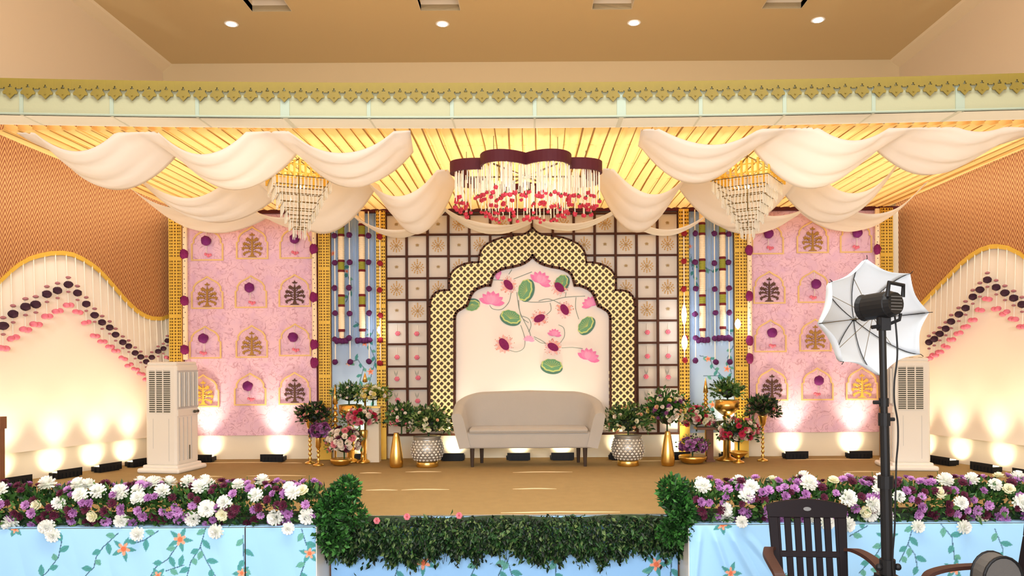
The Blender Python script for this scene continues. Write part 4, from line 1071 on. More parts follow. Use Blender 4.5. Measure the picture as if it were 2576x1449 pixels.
BPE = bloom('peach_bloom', hexf(245, 200, 160), hexf(225, 150, 110), 'rose')
GR = [hexf(45, 85, 30), hexf(60, 105, 45), hexf(30, 60, 30), hexf(80, 120, 55)]
GRD = [hexf(22, 50, 20), hexf(32, 70, 28), hexf(12, 28, 12), hexf(16, 36, 16), hexf(50, 88, 38), hexf(90, 112, 62)]
GRA = [hexf(40, 75, 35), hexf(60, 100, 45), hexf(30, 55, 28), hexf(95, 125, 60), hexf(120, 145, 80)]
GRB = [hexf(50, 110, 40), hexf(70, 130, 55), hexf(35, 80, 30)]
def face(o, nrm):
    o.rotation_euler = Vector(nrm).to_track_quat('Z', 'Y').to_euler()

def border(label, x0, x1, yfun, seed):
    global rnd; rnd = random.Random(seed)
    # sits along the stage edge, between y=5.40 and 5.66
    t = thing('floral_border', label, 'flower arrangement', ((x0+x1)/2, 5.52, 0))
    m = MB(); m.bb(x0, x1, 5.43, 5.64, 0, .055); m.obj('foam_tray', M['leafbase'], t)
    fm = MB(); L_ = x1-x0
    def samp():
        x = rnd.uniform(x0, x1); a = rnd.uniform(-.5, 1)*math.pi; a = rnd.uniform(-50, 170); a = R(a)
        rr = rnd.uniform(.05, .145); return (x, 5.53-math.cos(a)*rr*1.15, max(-.015, .09+math.sin(a)*rr*1.15)), (rnd.gauss(0, .3), -math.cos(a), math.sin(a)+.3)
    leaf_cloud(fm, int(L_*1500), samp, .058, GR)
    for _ in range(int(L_*7)):          # thin upright twigs
        x = rnd.uniform(x0, x1); z = rnd.uniform(.22, .34); y = rnd.uniform(5.45, 5.62)
        fm.tube([(x, y, .1), (x+rnd.uniform(-.03, .03), y, z)], .0025, 3, col=GR[0])
    o = fm.obj('foliage', M['leaf'], t); o['kind'] = 'stuff'
    n = int(L_*78); nx_ = 0
    placed = []
    for i in range(n*3):
        if nx_ >= min(n, 290): break
        x = rnd.uniform(x0+.02, x1-.02); u = rnd.random(); a = R(lerp(-42, 128, u)); 
        rr = rnd.uniform(.145, .175); y = 5.53-math.cos(a)*rr*(1.05 if math.cos(a) > 0 else .7); z = .105+math.sin(a)*rr*(1.1 if a > 0 else .8)
        k = rnd.random()
        if k < .30: me, sc, nm, need = rnd.choice(BW), rnd.uniform(.045, .066), 'white_bloom', .09
        elif k < .35: me, sc, nm, need = BC, rnd.uniform(.038, .048), 'cream_bloom', .08
        elif k < .70: me, sc, nm, need = rnd.choice(BL), rnd.uniform(.028, .042), 'lilac_bloom', .05
        else: me, sc, nm, need = BD, rnd.uniform(.026, .040), 'plum_bloom', .05
        if any((q[0]-x)**2+(q[1]-y)**2+(q[2]-z)**2 < (need*.68)**2 for q in placed): continue
        placed.append((x, y, z)); nx_ += 1
        o = inst(me, nm, t, (x, y, z), sc=sc); face(o, (rnd.gauss(0, .25), -math.cos(a)-.25, math.sin(a)+.1))
    # a few hang over the edge
    for i in range(int(L_*2.6)):
        x = rnd.uniform(x0+.05, x1-.05); o = inst(rnd.choice(BW), 'white_bloom', t, (x, 5.335, rnd.uniform(-.05, .03)), sc=rnd.uniform(.045, .06)); face(o, (rnd.gauss(0, .2), -1, -.1))
M['leafbase'] = mat('leafbase', (.02, .04, .015), .9)
border('border of white, lilac and plum flowers on the left stage edge', -4.2, XL-.0, None, 11)
border('border of white, lilac and plum flowers on the right stage edge, behind the chairs', XR+.02, 4.2, None, 12)
rnd = random.Random(3)
# leafy garland along the centre front
gl = thing('leafy_garland', 'dark green leafy garland hanging along the centre stage edge with bushy ends', 'garland', (-.2, 5.66, 0))
gm_ = MB(); xa_, xb_ = XL-.05, XR+.02
def samp():
    x = rnd.uniform(xa_, xb_); dp = .26+.03*math.sin(x*5)+.03*math.sin(x*13+1)+.03*math.sin(x*41)+rnd.expovariate(45); v = rnd.random()**.8; z = .015-v*dp
    return (x, 5.665-.10*math.sin(v*math.pi*.9)-rnd.uniform(0, .05), z), (rnd.gauss(0, .35), -.7, -.5)
leaf_cloud(gm_, 12000, samp, .046, GRD, .3)
for _ in range(130):
    x = rnd.uniform(xa_, xb_); z0 = rnd.uniform(-.22, -.05); gm_.tube([(x, 5.56, z0), (x+rnd.uniform(-.04, .04), 5.55, z0-.10)], .002, 3, col=GRD[3])
o = gm_.obj('hanging_leaves', M['leaf'], gl); o['kind'] = 'stuff'
MB().tube([(x, 5.64, -.03-.01*math.sin(x*7)) for x in np.linspace(xa_, xb_, 30)], .035, 8).obj('core_rope', M['leafbase'], gl)
for s, (pxs, nm) in ((-1, ([(870, 1235), (845, 1262), (825, 1295), (815, 1335), (840, 1360), (885, 1300)], 'left')), (1, ([(1690, 1232), (1700, 1260), (1715, 1290), (1712, 1325), (1690, 1340)], 'right'))):
    m = MB()
    cs = [(W(px, py, 5.50 if py < 1280 else 5.42), .085) for px, py in pxs]
    def samp():
        c, r = rnd.choice(cs); v = Vector((rnd.gauss(0, 1), rnd.gauss(0, 1), rnd.gauss(0, 1))).normalized(); return c+v*r*rnd.uniform(.5, 1.15), v+Vector((0, -.3, .2))
    leaf_cloud(m, 2600, samp, .045, GRB+GRD[:2]); o = m.obj('bushy_end', M['leaf'], gl); o['kind'] = 'stuff'
for (px, py) in ((948, 1310), (1024, 1300), (1155, 1297)):
    o = inst(BPK, 'pink_bloom', gl, W(px, py, 5.55), sc=.025); face(o, (0, -1, .3))

def arrangement(label, px, py, d, rx, rz, blooms, nb, nleaf, cols=GR, leafsize=.05, seed=1, bsize=(.03, .042), flat=.8, spiky=0):
    global rnd; rnd = random.Random(seed); c = W(px, py, d); t = thing('flower_arrangement', label, 'flower arrangement', (c.x, c.y, c.z-rz))
    m = MB(); ry = rx*flat
    def samp():
        v = Vector((rnd.gauss(0, 1), rnd.gauss(0, 1), rnd.gauss(0, 1))).normalized()
        if v.z < -.55: v.z *= -.5
        k = rnd.uniform(.35, 1.12); return (c.x+v.x*rx*k, c.y+v.y*ry*k, c.z+v.z*rz*k), v+Vector((0, 0, .3))
    leaf_cloud(m, nleaf, samp, leafsize, cols)
    m.ball((c.x, c.y, c.z-rz*.15), 1, 8, 5, (rx*.45, ry*.45, rz*.5), col=GRD[2])
    m.tube([(c.x, c.y, c.z-rz*.5), (c.x, c.y, c.z-rz*1.15)], min(.009, rx*.3), 6, col=GRD[1])
    if spiky:
        for _ in range(spiky):
            a = rnd.uniform(R(25), R(155)); l = rz*rnd.uniform(1.1, 1.7); b = Vector((c.x+rnd.uniform(-.04, .04), c.y, c.z-rz*.5)); e = b+Vector((math.cos(a)*l, rnd.uniform(-.08, .05), math.sin(a)*l))
            s_ = Vector((math.sin(a), 0, -math.cos(a)))*.012; mid = b.lerp(e, .55)
            m.add([b, mid+s_, e, mid-s_], [(0, 1, 2, 3)], colj(rnd.choice([hexf(150, 165, 80), hexf(110, 140, 70), hexf(190, 190, 120)]), .2))
    o = m.obj('foliage', M['leaf'], t); o['kind'] = 'stuff'
    for i in range(nb):
        v = Vector((rnd.gauss(0, 1), -abs(rnd.gauss(.2, 1)), rnd.gauss(.15, 1))).normalized()
        if v.z < -.45: v.z = -.3
        me = rnd.choice(blooms); o = inst(me, me.name.split('.')[0], t, (c.x+v.x*rx*.92, c.y+v.y*ry*.92, c.z+v.z*rz*.92), sc=rnd.uniform(*bsize)); face(o, v)
    return t
def vase(name, label, px, py, d, prof, mt, n=20, cat='vase', extra=None):
    p = W(px, py, d); z = 0 if py > 1100 else p.z
    t = thing(name, label, cat, (p.x, d, z)); MB().lathe(prof, (p.x, d, z), n).obj('body', mt, t, smooth=True)
    return t, Vector((p.x, d, z))
def zat(px, py, d): return W(px, py, d).z
# patterned round pots
def pattern_pot(label, px, d):
    p = W(px, 1150, d); t = thing('patterned_pot', label, 'plant pot', (p.x, d, 0), 'patterned silver pots'); x = p.x
    MB().lathe([(.115, 0), (.12, .012), (.115, .05), (.112, .06)], (x, d, 0), 28).obj('gold_foot', M['gold'], t, True)
    prof = [(.11, .06), (.15, .09), (.172, .14), (.175, .19), (.165, .24), (.15, .285), (.142, .30), (.150, .315), (.150, .33)]
    MB().lathe(prof, (x, d, 0), 32).obj('body', mat('potgrey', (.34, .33, .30), .35, .5), t, True)
    m = MB()
    def rad(z):
        for (r0, z0), (r1, z1) in zip(prof, prof[1:]):
            if z0 <= z <= z1: return lerp(r0, r1, (z-z0)/(z1-z0))
        return .14
    for j in range(8):
        z = .085+j*.028; 
        for k in range(22):
            a = 2*math.pi*(k+.5*(j % 2))/22
            if math.sin(a) > .45: continue
            rr = rad(z)+.001; ct, st = math.cos(a), math.sin(a); T = Vector((-st, ct, 0)); N_ = Vector((ct, st, 0)); P = Vector((x, d, z))+N_*rr; h, w_ = .0145, .0185
            m.add([P-T*w_, P-Vector((0, 0, h)), P+T*w_, P+Vector((0, 0, h)), P+N_*.009], [(0, 1, 4), (1, 2, 4), (2, 3, 4), (3, 0, 4)])
    o = m.obj('mirror_facets', mat('facet', (.86, .87, .85), .2, .35), t); o['kind'] = 'stuff'
    return t
pattern_pot('patterned silver round pot with a gold foot, left of the sofa', 1075, 8.30); pattern_pot('patterned silver round pot with a gold foot, right of the sofa', 1580, 8.30)
arrangement('bushy green arrangement with small white flowers in the left patterned pot', 1078, 1062, 8.30, .235, .17, [BWR, BC, BPE], 30, 900, GRA, .055, 21, (.018, .03))
arrangement('bushy green arrangement with cream flowers in the right patterned pot', 1580, 1060, 8.30, .235, .17, [BWR, BC, BPE], 30, 900, GRA, .055, 22, (.018, .03))
cone = [(.055, 0), (.068, .008), (.074, .05), (.068, .14), (.052, .24), (.036, .33), (.026, .36), (.030, .372)]
vase('cone_vase', 'tall shiny gold cone vase left of the left patterned pot', 997, 1150, 8.25, cone, M['gold']); vase('cone_vase', 'tall shiny gold cone vase right of the right patterned pot', 1680, 1150, 8.25, cone, M['gold'])
arrangement('dark leafy arrangement with white buds in the left gold cone vase', 1010, 1052, 8.25, .15, .15, [BWR, BWR, BPK], 18, 520, GRA, .06, 23, (.014, .024))
arrangement('large peach and mauve bouquet in the right gold cone vase', 1678, 1035, 8.28, .24, .22, [BPE, BWR, BPU, BC, BY], 48, 900, GRB+GR, .055, 24, (.020, .036))
# low bowls
bowl = [(.05, 0), (.11, .012), (.15, .05), (.155, .075), (.145, .088), (.12, .085)]
vase('low_bowl', 'low gold bowl under the white and pink rose mound, left cluster', 858, 1160, 8.42, [(r*.75, z*.9) for r, z in bowl], M['gold'], cat='bowl')
vase('low_bowl', 'low wide gold bowl under the purple flower mound, right cluster', 1742, 1155, 8.42, bowl, M['gold'], cat='bowl')
arrangement('white and pink rose mound in the low bowl of the left cluster', 866, 1112, 8.42, .20, .18, [BWR, BWR, BPK, BD], 46, 420, GRA, .04, 25, (.032, .046))
arrangement('purple flower mound in the low gold bowl of the right cluster', 1742, 1122, 8.42, .165, .11, [BPU, BL[0], BPU], 60, 300, GRA, .035, 26, (.022, .034))
arrangement('pink and white rose arrangement in the tall gold goblet of the left cluster', 905, 1052, 8.62, .20, .12, [BPK, BWR, BPK, BR], 34, 420, GR, .045, 27, (.028, .042))
vase('tall_goblet', 'tall gold goblet holding the pink rose arrangement, left cluster', 913, 1150, 8.62, [(.075, 0), (.07, .02), (.025, .04), (.022, .10), (.03, .13), (.02, .16), (.028, .22), (.05, .30), (.056, .36), (.05, .37)], M['gold'])
arrangement('pink and white rose arrangement on the brown pillar of the right cluster', 1752, 1052, 8.60, .20, .13, [BPK, BWR, BPK, BC, BR], 38, 420, GRB, .045, 28, (.028, .042))
p = W(1785, 1150, 8.6); t = thing('wooden_pillar', 'slim brown wooden pillar stand among the right flower cluster', 'stand', (p.x, 8.6, 0))
MB().bb(p.x-.035, p.x+.035, 8.56, 8.63, .02, .36).obj('shaft', M['wood'], t); MB().bb(p.x-.05, p.x+.05, 8.54, 8.65, 0, .02).obj('foot', M['wood'], t); MB().bb(p.x-.16, p.x+.07, 8.50, 8.68, .36, .385).obj('top_board', M['wood'], t)
arrangement('red and pink rose arrangement in the gold goblet of the right cluster', 1858, 1088, 8.45, .225, .17, [BR, BR, BWR, BPK], 40, 700, GRA, .05, 29, (.030, .044))
vase('rose_goblet', 'wide gold goblet holding the red rose arrangement', 1858, 1150, 8.45, [(.065, 0), (.06, .015), (.022, .03), (.022, .055), (.06, .075), (.10, .11), (.105, .125), (.09, .12)], M['gold'])
def candlestick(label, px, d, h, cupr=.05):
    p = W(px, 1155, d); t = thing('tall_candlestick_vase', label, 'vase', (p.x, d, 0), 'tall beaded candlestick vases')
    prof = [(.06, 0), (.055, .015), (.015, .03)]; z = .03; k = 0
    while z < h-.13: prof += [(.010, z+.008), (.022, z+.028), (.010, z+.048)]; z += .05
    MB().lathe(prof, (p.x, d, 0), 14).obj('beaded_stem', M['gold'], t, True)
    MB().lathe([(.012, z), (.03, z+.03), (cupr, z+.12), (cupr, z+.13)], (p.x, d, 0), 16).obj('cup', M['gold'], t, True)
    return z+.13
candlestick('tall beaded gold candlestick vase at the left end of the left cluster', 780, 8.58, .50)
candlestick('shorter beaded gold candlestick vase under the purple hydrangea', 801, 8.42, .27, .03)
candlestick('tall beaded gold candlestick vase at the right end of the right cluster', 1919, 8.58, .48)
arrangement('dusky pink leafy bunch in the left tall candlestick vase', 788, 1045, 8.58, .17, .13, [BPK, BPE], 16, 700, GRD+[hexf(130, 90, 85)], .055, 30, (.012, .02))
arrangement('large purple hydrangea bunch in the short candlestick vase', 806, 1086, 8.42, .125, .11, [BPU, BPU, BL[1]], 52, 220, [hexf(60, 40, 55), GR[0]], .04, 31, (.022, .034))
arrangement('dusky leafy bunch in the right tall candlestick vase', 1918, 1028, 8.58, .17, .12, [BPK, BPE], 12, 800, GRD+[hexf(110, 90, 75)], .06, 32, (.012, .02))
# pedestal planters at the back
def pedestal(label, px, pyrim, d, r, mt=None):
    p = W(px, pyrim, d); t = thing('pedestal_planter', label, 'planter', (p.x, d, 0), 'gold pedestal planters'); z = p.z
    MB().lathe([(.12, 0), (.12, .02), (.045, .05), (.035, z-.22), (.05, z-.19), (.03, z-.17)], (p.x, d, 0), 18).obj('pedestal', M['gold'], t, True)
    MB().lathe([(.05, z-.17), (r*.8, z-.12), (r, z-.09), (r, z), (r*.94, z), (r*.9, z-.02)], (p.x, d, 0), 24).obj('bowl', M['gold'], t, True)
pedestal('gold pedestal planter behind the roses in the left cluster', 882, 1018, 8.70, .13); pedestal('gold pedestal planter behind the roses in the right cluster', 1828, 1006, 8.66, .135)
arrangement('green and white foliage in the left pedestal planter', 878, 992, 8.70, .17, .12, [BWR], 10, 620, GR+[hexf(170, 190, 150)], .05, 33, (.014, .02), spiky=8)
arrangement('spiky yellow green foliage in the right pedestal planter', 1830, 983, 8.66, .17, .13, [BY], 3, 420, GR, .05, 34, (.012, .018), spiky=60)
arrangement('bright yellow green blossom bunch on the stand beside the left narrow column', 938, 992, 8.72, .19, .11, [BY, BC, BWR], 40, 520, [hexf(130, 150, 50), hexf(160, 170, 70), GR[1]], .045, 35, (.016, .028))
p = W(940, 1030, 8.72); t = thing('square_flower_stand', 'pale square flower stand beside the left narrow column', 'stand', (p.x, 8.72, 0)); MB().bb(p.x-.07, p.x+.07, 8.66, 8.78, 0, p.z+.02).obj('column', M['cream'], t); MB().bb(p.x-.09, p.x+.09, 8.64, 8.80, p.z+.02, p.z+.04).obj('top_plate', M['gold'], t)
def spire(label, px, pyt, pyb, d, tiers=5, leafy=False):
    zt = zat(px, pyt, d); x = W(px, pyt, d).x; zb = zat(px, pyb, d); t = thing('gold_spire', label, 'ornament', (x, d, 0), 'gold spires')
    MB().lathe([(.05, 0), (.05, .02), (.012, .05), (.012, zb)], (x, d, 0), 12).obj('stand', M['gold'], t, True)
    h = zt-zb
    for k in range(tiers):
        z0 = zb+h*.62*k/tiers; MB().lathe([(.014, z0), (.048*(1-.10*k), z0+.012), (.03*(1-.1*k), z0+h*.07), (.012, z0+h*.115)], (x, d, 0), 14).obj('tier', M['gold'], t, True)
    MB().lathe([(.012, zb+h*.6), (.03, zb+h*.63), (.003, zt)], (x, d, 0), 12).obj('tip', M['gold'], t, True)
spire('tiered gold spire at the left of the left cluster', 843, 968, 1095, 8.60); spire('tall pointed gold spire behind the yellow blossom bunch', 918, 937, 1000, 8.62, 2); spire('tiered gold spire left of the right pedestal planter', 1775, 950, 1050, 8.70, 6)
vase('silver_dish', 'wide silver dish beside the right pedestal planter', 1802, 1062, 8.62, [(.02, 0), (.03, .02), (.12, .07), (.125, .08), (.11, .075)], M['silver'], cat='dish')
bpy.data.objects['silver_dish'].location.z = .385

# ================================================================== SOFA
sx = W(1330, 1100, 8.4).x; sf = thing('sofa', 'light grey rounded two seat sofa with dark wooden legs at centre stage', 'sofa', (sx, 8.42, 0))
yf, yr = 8.15, 8.72
path = []
hwT, hwB = .765, .735
def rail():
    pts = []
    # left arm front -> back -> right arm front ; (x, y, topz, flare)
    n = 10
    for i in range(n+1): tt = i/n; pts.append((-hwB, lerp(yf, 8.42, tt), lerp(.575, .66, tt**1.3), 1))
    for i in range(1, n+1):
        a = math.pi/2*i/n; pts.append((-hwB+.26*(1-math.cos(a)), 8.42+.26*math.sin(a), lerp(.66, .785, math.sin(a)**.9), 1-.6*i/n))
    for i in range(1, 9): pts.append((lerp(-hwB+.26, 0, i/8), 8.68, lerp(.785, .80, i/8), .4))
    return pts+[(-x, y, z, f) for x, y, z, f in reversed(pts[:-1])]
rp = rail(); m = MB(); rows = []
for i, (x, y, z, f) in enumerate(rp):
    a = rp[max(i-1, 0)]; b_ = rp[min(i+1, len(rp)-1)]; tg = Vector((b_[0]-a[0], b_[1]-a[1], 0)).normalized(); nrm = Vector((-tg.y, tg.x, 0))   # points outward
    th = .115 if f > .9 else lerp(.09, .115, f); base = Vector((x, y, .20)); out = nrm*(.075*f)
    topo = base+out+nrm*.01; topo.z = z; row = []
    inner_t = topo-nrm*th; inner_b = base-nrm*th; inner_b.z = .22
    prof = [base, base.lerp(topo, .5)+nrm*.012, base.lerp(topo, .93)+nrm*.004]
    for q in range(7):
        an = math.pi*q/6; cc_ = (topo+inner_t)/2; cc_.z = z-.03; prof.append(cc_+nrm*math.cos(an)*th/2+Vector((0, 0, math.sin(an)*.035)))
    prof += [inner_t.lerp(inner_b, .15), inner_t.lerp(inner_b, .6), inner_b]
    rows.append([p+Vector((sx, 0, 0)) for p in prof])
m.grid(rows)
nn_ = len(rows[0]); m.f.append(tuple(range(nn_))); m.f.append(tuple(range(len(m.v)-1, len(m.v)-nn_-1, -1)))
o = m.obj('back_and_arms', M['sofa'], sf, smooth=True)
es = o.modifiers.new('es', 'EDGE_SPLIT'); es.split_angle = R(50)
def rbox(x0, x1, y0, y1, z0, z1, nm, mt, par, r=.02):
    o = MB().bb(x0, x1, y0, y1, z0, z1).obj(nm, mt, par); b = o.modifiers.new('b', 'BEVEL'); b.width = r; b.segments = 3; o.data.polygons.foreach_set('use_smooth', [True]*6); return o
rbox(sx-.70, sx+.70, yf+.02, 8.62, .205, .375, 'seat_base', M['sofa'], sf, .02)
rbox(sx-.635, sx+.635, yf+.01, 8.60, .372, .415, 'seat_cushion', M['sofa'], sf, .018)
M['piping'] = mat('piping', (.42, .38, .33), .8)
MB().tube([(sx+x, yf+.012, .372) for x in (-.63, 0, .63)], .005, 6).obj('piping', M['piping'], sf)
for (px, dd) in ((1188, 8.24), (1212, 8.56), (1472, 8.24), (1455, 8.56)):
    x = W(px, 1150, dd).x; MB().lathe([(.017, 0), (.026, .21)], (x, dd, 0), 12).obj('leg', M['leg'], sf)

# ================================================================== AIR COOLERS
def cooler(label, px, py, yaw, mirror=1, vis=None):
    d = ondepth(px, py, 0)+.2; p = W(px, 1050, d); t = thing('air_cooler', label, 'air cooler', (p.x, d, 0), 'white tower air coolers', yaw)
    a, b = .18, .19; Ht = 1.14
    def B_(nm, x0, x1, y0, y1, z0, z1, mt, r=.015, par=None):
        o = MB().bb(x0, x1, y0, y1, z0, z1).obj(nm, M[mt], par or t, local=True); bv = o.modifiers.new('b', 'BEVEL'); bv.width = r; bv.segments = 3; return o
    B_('body', -a, a, -b, b, .07, Ht-.02, 'whiteplastic', .03); B_('base', -a-.06, a+.06, -b-.06, b+.06, .0, .05, 'whiteplastic', .02); B_('base_step', -a-.02, a+.02, -b-.02, b+.02, .045, .08, 'whiteplastic', .012)
    B_('top_cap', -a+.01, a-.01, -b+.01, b-.01, Ht-.03, Ht+.01, 'whiteplastic', .02)
    # side grille on -y face
    B_('grille_recess', -a*.74, a*.60, -b-.002, -b+.01, .62, 1.06, 'ventdark', .002)
    for k in range(21): B_('louver', -a*.76, a*.62, -b-.008, -b-.0, .618+k*.0215, .618+k*.0215+.009, 'whiteplastic', .002)
    for x in (-a*.30, a*.16): B_('grille_bar', x-.006, x+.006, -b-.010, -b, .62, 1.07, 'whiteplastic', .002)
    B_('side_groove', -a*.5, -a*.48, -b-.002, -b, .25, .56, 'greyplastic', .0005); B_('side_groove', a*.5, a*.52, -b-.002, -b, .12, .56, 'greyplastic', .0005)
    # front on +x (mirrored -x) face
    s = mirror
    def FB(nm, y0, y1, z0, z1, e0, e1, mt, r=.003):
        x0, x1 = sorted((s*(a+e0), s*(a+e1))); return B_(nm, x0, x1, y0, y1, z0, z1, mt, r)
    FB('front_frame', -b*.92, b*.92, .66, 1.06, -.004, .006, 'greyplastic')
    for k in range(9): 
        o = FB('vertical_vane', -b*.85+k*b*.2, -b*.85+k*b*.2+.010, .68, 1.04, .002, .022, 'greyplastic' if k % 2 else 'whiteplastic', .004)
    FB('control_panel', -b*.92, b*.92, .585, .65, -.004, .008, 'whiteplastic')
    for k in range(2):
        o = MB(); yy = b*.45+k*.055; c_ = Vector((s*(a+.016), yy, .62)); o.tube([c_, c_+Vector((s*.015, 0, 0))], .016, 10); o.obj('control_knob', M['ventdark'], t, local=True)
    for k in range(4): FB('front_rib', -b*.8+k*b*.36, -b*.8+k*b*.36+.012, .12, .57, -.002, .004, 'greyplastic')
    FB('water_gauge', b*.1, b*.1+.012, .12, .27, -.002, .006, 'ventdark')
    for k in range(2):
        B_('top_vent', a*.1+k*.09, a*.1+k*.09+.03, -b*.5, -b*.3, Ht+.008, Ht+.013, 'ventdark', .001)
    return t
cooler('white tower air cooler standing at the left, in front of the left pink panel', 434, 1190, R(-10), 1)
cooler('white tower air cooler at the right, half hidden by the black light stand', 2278, 1184, R(-7), -1)

# ================================================================== LIGHT STAND, FLASH, UMBRELLA
ds = 3.65; base = W(2233, 1449, ds); ptop = W(2219, 805, ds)
st = thing('light_stand', 'tall black light stand pole in front of the right flower border', 'light stand', (base.x, ds, ZF))
dv = (base-ptop); low = base+dv.normalized()*((base.z-ZF-.08)/-dv.normalized().z)
def at(py): return ptop.lerp(base, (py-805)/(1449-805))
MB().tube([ptop, at(1050)], .0165, 12).obj('upper_pole', M['blackmetal'], st); MB().tube([at(1045), at(1205)], .021, 12).obj('middle_pole', M['blackmetal'], st); MB().tube([at(1200), low], .0265, 12).obj('lower_pole', M['blackmetal'], st)
for py, r, h in ((1012, .022, .02), (1055, .027, .03), (1212, .036, .03), (1425, .036, .035)):
    q = at(py); MB().tube([q+Vector((0, 0, h)), q-Vector((0, 0, h))], r, 12).obj('collar', M['black'], st)
    MB().tube([q, q+Vector((-.05 if py == 1012 else .048, 0, 0))], .009, 8).obj('clamp_knob', M['black'], st)
q = at(1425)
for s_ in (-1, 1): MB().ball(q+Vector((s_*.045, -.01, 0)), .017, 8, 6).obj('clamp_knob', M['black'], st)
m = MB().bb(q.x-.045, q.x+.045, q.y-.045, q.y+.045, q.z-.20, q.z-.04).obj('leg_hub', M['black'], st)
for k in range(3):
    a = R(30+120*k); MB().tube([(low.x, low.y, ZF+.28), (low.x+.30*math.cos(a), low.y+.30*math.sin(a), ZF+.015)], .012, 8).obj('leg', M['blackmetal'], st)
ax = Vector((-.42, .90, -.06)).normalized()
fh = thing('flash_head', 'black studio flash head with handle on top of the light stand', 'flash', ptop)
hc = W(2218, 768, ds)
MB().tube([hc-ax*.06, hc-ax*.05, hc+ax*.075, hc+ax*.085], [.055, .063, .063, .055], 20).obj('barrel', M['black'], fh)
MB().tube([hc-ax*.08, hc-ax*.055], [.052, .060], 20).obj('rear_panel', M['blackmetal'], fh)
sdv = ax.cross(Vector((0, 0, 1))).normalized(); 
MB().tube([hc-ax*.075+sdv*.052+Vector((0, 0, .03)), hc-ax*.08+sdv*.05+Vector((0, 0, .085)), hc-ax*.08-sdv*.045+Vector((0, 0, .095)), hc-ax*.075-sdv*.052+Vector((0, 0, .03))], .010, 8).obj('handle', M['black'], fh)
for k in range(5): z_ = -.03+.015*k; MB().tube([hc-ax*.083+sdv*.035+Vector((0, 0, z_)), hc-ax*.083-sdv*.035+Vector((0, 0, z_))], .003, 5).obj('vent_rib', M['greybag'], fh)
MB().tube([hc+ax*.08, hc+ax*.105], [.055, .066], 20).obj('front_ring', M['black'], fh)
MB().box(hc+Vector((.01, 0, -.085)), (.045, .05, .07)).obj('mount_bracket', M['black'], fh)
MB().tube([hc+Vector((.0, 0, -.05)), hc+Vector((0, 0, -.115))], .024, 12).obj('swivel', M['black'], fh)
MB().tube([hc+Vector((.03, -.01, -.09)), hc+Vector((.075, -.02, -.07)), hc+Vector((.08, -.02, -.04))], .008, 8).obj('tilt_lever', M['black'], fh)
MB().tube([hc+Vector((-.01, -.01, -.10)), hc+Vector((-.055, -.015, -.105))], .009, 8).obj('lock_knob', M['black'], fh)
lb_ = W(2190, 768, ds)
# umbrella
uc = W(2203, 796, 4.15); RU = .325; apex = uc+ax*.155
um = thing('photo_umbrella', 'open white photographic umbrella with dark ribs, on the flash head', 'umbrella', uc)
e1 = ax.cross(Vector((0, 0, 1))).normalized(); e2 = e1.cross(ax).normalized()
tips_px = [(2180, 654), (2296, 680), (2354, 785), (2324, 900), (2216, 944), (2116, 916), (2052, 815), (2086, 704)]
tips = []
for k, (px, py) in enumerate(tips_px):
    dirp = W(px, py, 1)-Vector((0, 0, H)); o_ = Vector((0, 0, H)); tt = (uc-o_).dot(ax)/dirp.dot(ax); q = o_+dirp*tt
    q = uc+(q-uc)*(RU*1.0/(q-uc).length)*.35+(q-uc)*.65; tips.append(q)
def rib_pt(tip, s):      # s 0 apex -> 1 tip, domed
    v = tip-uc; return uc+v*math.sin(s*math.pi/2)*1.0+ax*.155*math.cos(s*math.pi/2)**1.0
for k in range(8):
    a, b_ = tips[k], tips[(k+1) % 8]; rows = []
    for i in range(9):
        s_ = i/8; pa, pb = rib_pt(a, s_), rib_pt(b_, s_); row = []
        for j in range(9):
            u = j/8; p_ = pa.lerp(pb, u); cen = uc+ax*.155*math.cos(s_*math.pi/2)
            sagk = math.sin(math.pi*u)*s_*s_*.10; p_ = p_+(cen-p_)*sagk; row.append(p_)
        rows.append(row)
    g_ = MB(); g_.grid(rows); g_.obj('canopy_gore', M['umbrella'], um, smooth=True, thick=.001)
    MB().tube([rib_pt(a, i/10)-ax*.006 for i in range(11)]+[a+(a-uc).normalized()*.02-ax*.006], .0022, 5).obj('rib', M['blackmetal'], um)
    MB().tube([uc+ax*.02, rib_pt(a, .5)-ax*.006], .0016, 5).obj('strut', M['wire'], um)
MB().tube([apex+ax*.03, hc-ax*-.0], .004, 8).obj('shaft', M['silver'], um); MB().tube([apex-ax*.02, apex+ax*.012], .010, 10).obj('hub', M['black'], um); MB().tube([uc+ax*.005, uc+ax*.035], .009, 10).obj('runner', M['black'], um)
# cable
cbp = [W(2251, 795, ds+.02), W(2256, 850, ds+.01), W(2257, 900, ds), W(2250, 960, ds), W(2250, 1010, ds), W(2258, 1060, ds), W(2259, 1110, ds), W(2255, 1160, ds), W(2254, 1200, ds-.04), W(2251, 1320, ds-.05), W(2250, 1460, ds-.05), Vector((base.x+.1, ds-.1, ZF+.2)), Vector((base.x+.3, ds-.1, ZF+.01))]
def smooth(pts, k=6):
    o = []; n = len(pts)
    for i in range(n-1):
        p0, p1, p2, p3 = pts[max(i-1, 0)], pts[i], pts[i+1], pts[min(i+2, n-1)]
        for t in range(k): t /= k; o.append(.5*((2*p1)+(p2-p0)*t+(2*p0-5*p1+4*p2-p3)*t*t+(3*p1-p0-3*p2+p3)*t**3))
    return o+[pts[-1]]
tag(MB().tube(smooth(cbp), .0042, 6).obj('power_cable', M['black']), 'thin black power cable hanging beside the light stand pole', 'cable')

